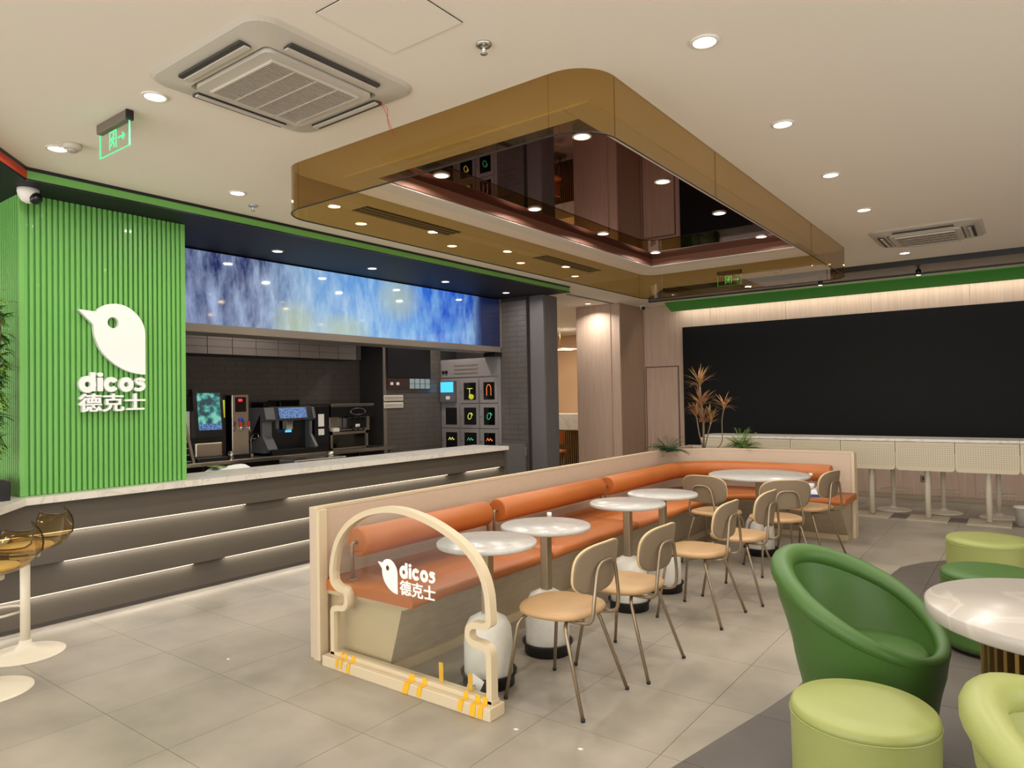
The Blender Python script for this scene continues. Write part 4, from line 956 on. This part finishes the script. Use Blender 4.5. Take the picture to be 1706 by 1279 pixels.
for x, z0, z1, l in ((-2.455, .086, .185, 'upright yellow tape strip stuck on the inside of the glass'), (-2.26, .086, .17, 'yellow tape strip stuck upright on the glass beside the card')):
    t = thing('tape_strip', l, 'tape', (x, 2.63, z0)); MB().box(-.014, .014, -.001, .0015, 0, z1-z0).build('strip', 'tape', t)
cdn = thing('paper_card', 'small white printed card leaning at the foot of the first table', 'card', (-2.33, 2.70, .0)); q = MB().box(-.04, .04, -.001, .001, 0, .11); o = q.build('card', 'paper', cdn); o.rotation_euler = (radians(-18), radians(20), 0); o.location = (0, 0, .012)
o2 = MB().tube([(-.02, -.002, .04), (0, -.002, .07), (.02, -.002, .05), (0, -.002, .035), (-.015, -.002, .06)], .002, 4).build('printed_mark', 'bplas', o)

# ================================================================== TABLES
def cafe_table(x, y, r, label, h=.76, group='white round cafe tables along the banquette'):
    t = thing('cafe_table', label, 'table', (x, y, 0), 0, group)
    MB().lathe([(0, h-.024), (r-.006, h-.024), (r, h-.019), (r, h-.005), (r-.005, h), (0, h)], n=48).build('tabletop', 'cafe', t)
    MB().box(-.026, .026, -.026, .026, .34, h-.03, .006).build('column', 'taupe', t); MB().box(-.09, .09, -.09, .09, h-.031, h-.024).build('top_plate', 'taupe', t)
    MB().lathe([(.128, .03), (.132, .06), (.132, .22), (.124, .30), (.10, .345), (.05, .372), (0, .376)], n=28).build('wrapped_base', 'plast', t)
    MB().lathe([(.138, 0), (.14, .05), (.152, .062), (.154, .072), (.146, .072), (.132, .058), (.128, .03), (0, .03)], n=28).build('rim_foot', 'rubber', t)
TL = ['white round cafe table nearest the camera, right behind the glass arch', 'second white round cafe table from the glass arch', 'third white round cafe table from the glass arch', 'fourth white round cafe table from the glass arch']
for i, (x, y) in enumerate(((-2.385, 2.93), (-2.38, 3.49), (-2.37, 4.53), (-2.36, 5.10))): cafe_table(x, y, .272, TL[i])
cafe_table(-2.12, 6.73, .46, 'largest white round cafe table in the curve of the banquette')
cp = thing('capped_bottle', 'small white capped bottle standing on the orange seat behind the second table', 'bottle', (-2.83, 4.2, .472))  # capped bottle, body mostly hidden by the table
MB().lathe([(0, 0), (.03, .002), (.032, .01), (.032, .14), (.014, .175), (.013, .19)]).build('body', 'clear', cp); MB().lathe([(0, .188), (.017, .188), (.017, .222), (0, .222)], n=16).build('cap', 'white', cp)
b2 = thing('water_bottle', 'clear water bottle with white cap on the right end of the orange seat', 'bottle', (-1.86, 7.60, .472))
MB().lathe([(0, 0), (.03, .002), (.033, .012), (.031, .06), (.033, .1), (.03, .15), (.014, .185), (.013, .2)]).build('body', 'clear', b2); MB().lathe([(0, .198), (.018, .198), (.018, .225), (0, .225)], n=16).build('cap', 'white', b2); MB().lathe([(.0335, .06), (.0338, .12)]).build('wrapper', 'paper', b2)
b3 = softpack('tissue_pack', 'crumpled white and blue pack beside the water bottle on the orange seat', -1.79, 7.52, .472, .11, .07, .085, 'paper', 'bag', .3); MB().box(-.09, .06, -.075, .0, .004, .03, .01).build('blue_print', 'blue', b3)
MB().tube([(.0, 0, .07), (.05, .01, .13), (.07, .015, .16)], .008, 6, rr=[.02, .012, .004]).build('twisted_end', 'paper', b3)

# ================================================================== CHAIRS
def make_chair():
    t = thing('dining_chair', 'x', 'chair')
    # seat pad: rounded superellipse
    n_ = 36; prof = [(.0, .435), (.90, .435), (.985, .445), (1, .457), (.97, .468), (.85, .474), (.4, .478), (0, .479)]
    vs = []; fs = []
    def sup(a):
        c, s_ = cos(a), sin(a); e = 2/2.6
        x = .215*abs(c)**e*(1 if c >= 0 else -1); y = .205*abs(s_)**e*(1 if s_ >= 0 else -1)
        return x*(1+.05*y/.2), y
    for r, z in prof:
        for i in range(n_): x, y = sup(2*pi*i/n_); vs.append((x*r, y*r+.01, z-.006*(abs(x)/.2)**2*r))
    for j in range(len(prof)-1):
        for i in range(n_): fs.append((j*n_+i, j*n_+(i+1) % n_, (j+1)*n_+(i+1) % n_, (j+1)*n_+i))
    MB().add(vs, fs, True).build('seat', 'tanl', t)
    MB().box(-.14, .14, -.12, .12, .424, .436, .004).build('seat_plate', 'bplas', t)
    # curved plywood backrest
    nu, nv = 24, 12; W, Hh = .222, .125
    def bp(u, v, k):
        a = u*W/.52; th = .007*k
        z = .685+v*Hh; x = (.52+th)*sin(a); y = -.228-(v*.018)-(.52+th)*(cos(a))+.52
        return (x, y, z)
    def outline(i, n2): 
        a = 2*pi*i/n2; c, s_ = cos(a), sin(a); e = 2/3.0
        return abs(c)**e*(1 if c >= 0 else -1), abs(s_)**e*(1 if s_ >= 0 else -1)
    n2 = 40
    for nm, k0, k1, M in (('backrest', -1.0, .8, 'cream'), ('back_veneer', .8, 1.15, 'olive')):
        vs = []; fs = []; rings = [0, .35, .7, .93, 1.0]
        for k in (k0, k1):
            for r in rings:
                for i in range(n2): u, v = outline(i, n2); q = r*(.975 if M == 'olive' else 1); vs.append(bp(u*q, v*q, k))
        nr = len(rings)
        for s_ in range(2):
            for j in range(nr-1):
                for i in range(n2): o_ = s_*nr*n2; f_ = (o_+j*n2+i, o_+j*n2+(i+1) % n2, o_+(j+1)*n2+(i+1) % n2, o_+(j+1)*n2+i); fs.append(f_ if s_ else f_[::-1])
        e0 = (nr-1)*n2; e1 = nr*n2+(nr-1)*n2
        for i in range(n2): fs.append((e0+i, e0+(i+1) % n2, e1+(i+1) % n2, e1+i))
        if nm == 'backrest': par = MB().add(vs, fs, True).build(nm, M, t)
        else: MB().add(vs, fs, True).build(nm, M, par, label='taupe back face')
    r = .0095
    for s_ in (-1, 1):
        for nm, foot, top in (('leg', (.225*s_, .222, 0), (.178*s_, .165, .405)), ('leg', (.222*s_, -.232, 0), (.16*s_, -.10, .405))):
            fx, fy, _ = foot; dx, dy = fx-top[0], fy-top[1]
            l = MB().tube(smoothpath([(fx, fy, .006), top, (top[0]*.55, top[1]*.75, .425)], .05, 5), r, 8).build(nm, 'taupe', t)
            MB().lathe([(.0, 0), (.0105, 0), (.0115, .014), (0, .014)], c=(fx, fy, 0), n=10).build('foot_cap', 'rubber', l)
    MB().tube([(-.10, .12, .426), (.10, .12, .426)], r, 8).tube([(-.09, -.075, .426), (.09, -.075, .426)], r, 8).build('under_frame', 'taupe', t)
    lp = [(-.10, -.02, .424), (-.115, -.14, .418), (-.128, -.238, .432), (-.125, -.246, .52), (-.085, -.248, .715), (.085, -.248, .715), (.125, -.246, .52), (.128, -.238, .432), (.115, -.14, .418), (.10, -.02, .424)]
    MB().tube(smoothpath(lp, .06, 5), r, 8).build('back_loop', 'taupe', t)
    return t
ch0 = make_chair()
CL = [((-1.965, 3.045), (-1, 0), 'tan seat chair nearest the camera, facing the first cafe table'),
      ((-1.90, 3.62), (-1, .02), 'second tan seat chair from the camera, facing the second cafe table'),
      ((-1.885, 4.66), (-1, .02), 'third tan seat chair in the aisle row, facing the third cafe table'),
      ((-1.815, 5.31), (-1, .04), 'fourth tan seat chair in the aisle row, facing the fourth cafe table'),
      ((-2.36, 6.22), (.12, 1), 'chair on the left of the largest table, its taupe back turned to the camera'),
      ((-1.80, 6.19), (-.60, .80), 'chair in front of the largest table, wide taupe back facing the camera'),
      ((-1.72, 6.95), (-1, .2), 'chair at the right end of the banquette, beside the water bottle')]
for i, ((x, y), d, l) in enumerate(CL):
    rz = math.atan2(d[1], d[0])-pi/2
    if i == 0: ch0.location = (x, y, 0); ch0.rotation_euler = (0, 0, rz); ch0['label'] = l; ch0['group'] = 'tan seat dining chairs'
    else: dup(ch0, (x, y, 0), rz, l, 'tan seat dining chairs')

# ================================================================== BAR STOOLS (left edge)
def shell_stool(x, y, rz, label):
    t = thing('shell_stool', label, 'stool', (x, y, 0), rz, 'amber shell bar stools')
    MB().lathe([(.215, 0), (.215, .005), (.205, .010), (.12, .022), (.06, .04), (.036, .07), (.03, .09), (0, .09)], n=36).build('base', 'whitem', t)
    MB().cyl(0, 0, .06, .60, .027, 22).build('pole', 'whitem', t)
    MB().tube([(.0, .03, .26)]+[(.13*cos(a), .14+.11*sin(a), .26+.0*a) for a in [radians(d) for d in range(-40, 221, 20)]]+[(0, .03, .26)], .008, 8).build('footrest', 'whitem', t)
    # amber shell: seat bowl rising to a backrest
    nu, nv = 16, 14; vs = []
    for k in (0, 1):
        for j in range(nv+1):
            s_ = j/nv
            if s_ < .55: yy = .17-.34*(s_/.55); zz = .625+.02*((s_/.55)*2-1)**2
            else:
                q = (s_-.55)/.45; yy = -.17-.07*sin(q*pi/2); zz = .645+.215*q
            hw = .185+.01*sin(s_*pi)-(.075*max(0, (s_-.72)/.28)**2)-(.06*max(0, (.15-s_)/.15)**2)
            for i in range(nu+1):
                u = i/nu*2-1; lift = .055*abs(u)**3*(1 if s_ < .6 else .5); fwd = .07*u*u*(max(0, (s_-.5)/.5))
                vs.append((hw*u, yy+fwd+(.004 if k else 0), zz+lift+(.005 if k else 0)))
    fs = []; K = (nu+1)*(nv+1)
    for k in (0, 1):
        for j in range(nv):
            for i in range(nu):
                a = k*K+j*(nu+1)+i; f_ = (a, a+1, a+nu+2, a+nu+1); fs.append(f_ if k else f_[::-1])
    for j in range(nv): fs.append((j*(nu+1), (j+1)*(nu+1), K+(j+1)*(nu+1), K+j*(nu+1))); fs.append((j*(nu+1)+nu, K+j*(nu+1)+nu, K+(j+1)*(nu+1)+nu, (j+1)*(nu+1)+nu))
    for i in range(nu): fs.append((i, K+i, K+i+1, i+1)); b_ = nv*(nu+1); fs.append((b_+i, b_+i+1, K+b_+i+1, K+b_+i))
    sh = MB().add(vs, fs, True).build('shell', 'amber', t)
    rim = [vs[j*(nu+1)] for j in range(nv+1)]+[vs[nv*(nu+1)+i] for i in range(1, nu+1)]+[vs[j*(nu+1)+nu] for j in range(nv-1, -1, -1)]+[vs[i] for i in range(nu-1, 0, -1)]
    MB().tube(rim, .0045, 6, closed=True).build('dark_rim', mat('amber_edge', (58, 36, 14), .2) if 'amber_edge' not in bpy.data.materials else bpy.data.materials['amber_edge'], sh)
    MB().lathe([(0, 0), (.14, 0), (.152, .008), (.148, .018), (0, .024)], c=(0, 0, .652), n=30).build('seat_pad', mat('pale_pad', (228, 206, 160), .5) if 'pale_pad' not in bpy.data.materials else bpy.data.materials['pale_pad'], t)
    MB().cyl(0, 0, .595, .625, .08, 20).build('seat_mount', 'whitem', t)
rzs = math.atan2(-.6, -.8)-pi/2
shell_stool(-5.02, 1.64, rzs, 'amber shell bar stool farther back at the left edge, near the counter')
shell_stool(-4.53, 1.30, rzs, 'amber shell bar stool cut by the left edge, nearer the camera')

# ================================================================== LOUNGE SEATS
def tub_chair(x, y, rz, M, label, RB=.27, RR=.325, hi=.79, lo=.47):
    """faces local +Y; high back at -Y"""
    t = thing('tub_chair', label, 'armchair', (x, y, 0), rz, None)
    n_ = 48; hm, ha = (hi+lo)/2, (hi-lo)/2
    def rim(a): 
        c = -sin(a)                       # 1 at the back
        return hm+ha*c*(1 if c > 0 else 1)
    vs = []; fs = []; lv = 12
    for j in range(lv+1):
        s_ = j/lv
        for i in range(n_):
            a = 2*pi*i/n_; H_ = rim(a)-.02; z = .02+(H_-.02)*s_
            fl = (z/.6)**2.2
            r = RB-.018*sin(min(1, z/.35)*pi)+(RR+.01-RB)*min(1.15, fl); lean = -.05*max(0, -sin(a))*max(0, (z-.45))/.35
            vs.append((r*cos(a), r*sin(a)+lean, z))
    for j in range(lv):
        for i in range(n_): fs.append((j*n_+i, j*n_+(i+1) % n_, (j+1)*n_+(i+1) % n_, (j+1)*n_+i))
    top = [Vector(v) for v in vs[-n_:]]
    MB().add(vs, fs, True).build('outer_shell', M, t)
    # rolled rim
    R_ = .047; ring = [Vector((v.x*(1-.03/RR), v.y*(1-.03/RR), v.z-.008)) for v in top]
    MB().tube(ring, R_, 14, closed=True, rr=[.039-.012*sin(2*pi*i/n_) for i in range(n_)]).build('rolled_rim', M, t)
    # inner bowl
    vs = []; fs = []; lv = 9
    for j in range(lv+1):
        s_ = j/lv
        for i in range(n_):
            a = 2*pi*i/n_; p = ring[i]; z0 = .38; q = s_**.8
            rin = .205; px, py = rin*cos(a), rin*sin(a)+.015
            z = p.z+(z0-p.z)*q; k = s_**1.3
            ox, oy = p.x*(1-.10), p.y*(1-.10)
            vs.append((ox+(px-ox)*k, oy+(py-oy)*k, z))
    for j in range(lv):
        for i in range(n_): fs.append((j*n_+i, j*n_+(i+1) % n_, (j+1)*n_+(i+1) % n_, (j+1)*n_+i))
    fs.append([lv*n_+i for i in range(n_)])
    MB().add(vs, fs, True).build('inner_shell', M, t)
    MB().lathe([(0, .375), (.20, .375), (.222, .40), (.222, .425), (.20, .448), (.1, .458), (0, .46)], c=(0, .015, 0), n=40).build('seat_cushion', M, t)
    MB().lathe([(0, 0), (RB-.03, 0), (RB-.03, .022), (0, .022)], n=36).build('foot_ring', 'rubber', t)
    return t
tub_chair(-.60, 3.33, math.atan2(-.24, .69)-pi/2, 'lounge', 'large dark green leather tub chair in the right foreground')
tub_chair(.235, 2.03, math.atan2(-.15, 1)-pi/2, 'lime', 'lime green tub chair cut by the bottom right corner')
def pouf(x, y, r, h, M, label):
    t = thing('round_stool', label, 'stool', (x, y, 0))
    MB().lathe([(r*.99, .03), (r, .06), (r*.985, h*.5), (r, h-.045), (r*1.004, h-.035)], n=48).build('side', M, t)
    MB().lathe([(r*1.0, h-.037), (r*1.0, h-.022), (r*.975, h-.008), (r*.93, h), (r*.6, h+.003), (0, h+.004)], n=48).build('seat_top', M, t)
    MB().tube([(r*1.003*cos(a*pi/24), r*1.003*sin(a*pi/24), h-.036) for a in range(48)], .003, 6, closed=True).build('piping', M, t)
    MB().lathe([(0, 0), (r*.88, 0), (r*.9, .032), (0, .032)], n=36).build('foot_ring', 'rubber', t)
pouf(-.50, 2.66, .235, .45, 'lime', 'lime green round stool in the right foreground, in front of the green tub chair')
pouf(-.23, 4.98, .255, .46, 'lounge', 'dark green round stool between the large table and the far lime stool')
pouf(-.29, 6.08, .262, .46, 'lime', 'far lime green round stool at the right edge')

rt = thing('round_table', 'large round table with veined stone top on a ribbed brass drum at the right edge', 'table', (.095, 3.09, 0))
MB().lathe([(0, .705), (.44, .705), (.448, .712), (.448, .754), (.442, .76), (0, .76)], n=72).build('tabletop', 'marb2', rt)
MB().cyl(0, 0, .012, .705, .235, 40).build('drum', 'core', rt); MB().lathe([(0, 0), (.29, 0), (.29, .014), (0, .014)], n=48).build('base_plate', 'brass', rt)
fm = MB().box(.235, .275, -.007, .007, .014, .703).mesh('fin', 'brass')
for k in range(40):
    o = obj('fin', fm, rt); o.rotation_euler = (0, 0, 2*pi*k/40)

# ================================================================== PLANTS
def leaf_mesh(L_, W_, droop, seg=5, cup=.15):
    vs = []; fs = []
    for j in range(seg+1):
        s_ = j/seg; w2 = W_*sin(pi*min(1, s_*.92+.08))**.8*(1-s_*.3)*.5 if s_ < 1 else .0005
        y = L_*s_; z = -droop*s_*s_*L_
        vs += [(-w2, y, z+cup*w2), (0, y, z), (w2, y, z+cup*w2)]
    for j in range(seg):
        for i in range(2): a = j*3+i; fs.append((a, a+1, a+4, a+3))
    return vs, fs
def put(mb, vf, loc, yaw, pitch, sc=1):
    m4 = Matrix.Translation(loc)@Matrix.Rotation(yaw, 4, 'Z')@Matrix.Rotation(pitch, 4, 'X')@Matrix.Scale(sc, 4)
    mb.add([m4@Vector(v) for v in vf[0]], vf[1], True)
def fern(x, y, z, label, M, nf, L_, up):
    t = thing('fern', label, 'plant', (x, y, z))
    for k in range(nf):
        mb = MB(); a = 2*pi*k/nf+random.uniform(-.2, .2); el = radians(random.uniform(*up)); Lf = L_*random.uniform(.75, 1.1); pts = []
        for j in range(11):
            s_ = j/10; rr = Lf*s_*cos(el)+.0; zz = Lf*(s_*sin(el)-.55*s_*s_*(.6 if el > .9 else 1)); pts.append(Vector((cos(a)*rr, sin(a)*rr, max(zz, -.06)+.01)))
        mb.tube(pts, .002, 4); lf = leaf_mesh(.05*L_/.2, .016*L_/.2, .3, 3)
        for j in range(2, 11):
            for s2 in (-1, 1): put(mb, lf, pts[j], a-pi/2+s2*radians(62), radians(10), 1.15-j*.07)
        mb.build('frond', M, t)
fern(-3.36, 7.44, .865, 'dark green fern at the left corner of the planter', 'leafd', 30, .32, (25, 75))
fern(-2.76, 8.18, .865, 'bright green feathery fern in the middle of the planter', 'leafl', 26, .36, (35, 85))
dr_ = thing('dracaena', 'tall spiky red and yellow dracaena in the planter against the black screen', 'plant', (-3.16, 8.0, .865))
stems = [([(0, 0, 0), (.01, 0, .3), (-.02, .0, .62), (-.03, 0, .78)], .012), ([(0, 0, 0), (-.05, 0, .2), (-.08, 0, .42)], .008), ([(.01, 0, 0), (.06, .0, .2), (.1, 0, .34)], .007), ([(.02, 0, .01), (.16, .02, .02), (.22, .03, .10), (.22, .03, .38), (.25, .03, .5)], .006), ([(.0, 0, .3), (.08, .01, .42)], .006), ([(0, 0, 0), (.0, .01, .5)], .009)]
for p, r in stems: MB().tube(smoothpath(p, .05, 4), r, 7).build('stem', 'stem', dr_)
for (cx_, cy_, cz_, n_, L_) in ((-.03, 0, .78, 34, .27), (-.02, 0, .55, 30, .26), (-.08, 0, .42, 22, .2), (.1, 0, .34, 22, .2), (.25, .03, .5, 26, .2), (.08, .01, .42, 18, .17), (0, 0, .34, 18, .2)):
    mb = MB()
    for k in range(n_):
        lf = leaf_mesh(L_*random.uniform(.7, 1.1), .021, random.uniform(.05, .45), 5); put(mb, lf, (cx_, cy_, cz_+random.uniform(-.03, .03)), random.uniform(0, 2*pi), radians(random.uniform(8, 80)))
    mb.build('leaf_rosette', 'leafr', dr_)
pp = thing('potted_plant', 'leafy green plant in a dark trough at the left edge by the green panel', 'plant', (-5.62, 1.60, .91))
MB().box(-.22, .22, -.10, .085, 0, .13, .006).build('trough', 'bplas', pp); MB().box(-.2, .2, -.08, .065, .13, .135).build('soil', 'soil', pp)
for k in range(14):
    bx, by = random.uniform(-.05, .18), random.uniform(-.02, .06); hgt = random.uniform(.7, 1.25); lx, ly = random.uniform(.0, .1), random.uniform(.0, .06)
    pts = [Vector((bx+lx*(s_**2), by+ly*s_*s_, .13+hgt*s_)) for s_ in [j/8 for j in range(9)]]
    st_ = MB().tube(pts, .004, 5).build('stem', 'stem', pp); mb = MB()
    for q in range(46):
        p = pts[random.randint(2, 8)]; lf = leaf_mesh(random.uniform(.07, .12), .032, .5, 4); put(mb, lf, p+Vector((0, 0, random.uniform(-.05, .05))), random.uniform(0, 2*pi), radians(random.uniform(-20, 45)))
    mb.build('leaves', ('leafl', 'leafd', 'leafl')[k % 3], st_)

# ================================================================== ROOM BEYOND THE OPENING
bt = thing('bar_counter', 'white fronted bar table with slatted base in the room beyond the opening', 'table', (-7.9, 12.1, 0))
MB().box(-1.3, .75, -.25, .25, .86, 1.185, .01).build('stone_top', 'marb', bt); MB().box(-1.25, .7, -.2, .2, 0, .86).build('core', 'core', bt)
for k in range(40): MB().box(-1.24+k*.048, -1.215+k*.048, -.225, -.2, .01, .86).build('slat', 'brass', bt)
oc = thing('orange_chair', 'orange seat chair in front of the far white bar table', 'chair', (-7.52, 11.45, 0), radians(20))
MB().lathe([(0, .44), (.2, .44), (.215, .46), (.2, .49), (0, .50)], n=28).build('seat', 'orange', oc)
mb = MB()
mb.strip(arc(0, 0, .2, 200, 340, 12), .025, .62, .86); mb.build('backrest', 'orange', oc)
for a in (45, 135, 225, 315): MB().tube([(.22*cos(radians(a)), .22*sin(radians(a)), 0), (.15*cos(radians(a)), .15*sin(radians(a)), .44)], .011, 8).build('leg', 'taupe', oc)
MB().tube([(.0, -.17, .44), (0, -.215, .62)], .012, 8).build('back_post', 'taupe', oc)
pnd = thing('ring_lamp', 'thin round lamp in the ceiling of the room beyond the opening', 'ceiling light', (-8.55, 13.6, 2.62)); MB().tube([(.35*cos(a*pi/20), .35*sin(a*pi/20), 0) for a in range(40)], .012, 6, closed=True).build('ring', 'brass', pnd); MB().cyl(0, .35, 0, .46, .004, 6).cyl(0, -.35, 0, .46, .004, 6).build('hanger', 'brass', pnd); MB().cyl(0, 0, -.01, .01, .09, 18).tube([(-.35, 0, 0), (.35, 0, 0)], .006, 5).build('diffuser', 'lens', pnd)
# scraps on the floor
for i, (x, y, l) in enumerate(((-3.882, 2.31, 'tiny white scrap on the floor left of the glass screen'), (-1.948, 2.585, 'tiny white scrap on the floor left of the nearest chair leg'), (-1.611, 2.60, 'tiny white scrap on the floor in front of the nearest chair'))):
    t = MB().slab([(x-.012, y-.004), (x+.006, y-.008), (x+.012, y+.005), (x-.003, y+.007)], .0003, .003).build('paper_scrap', 'paper', None, label=l, cat='scrap')
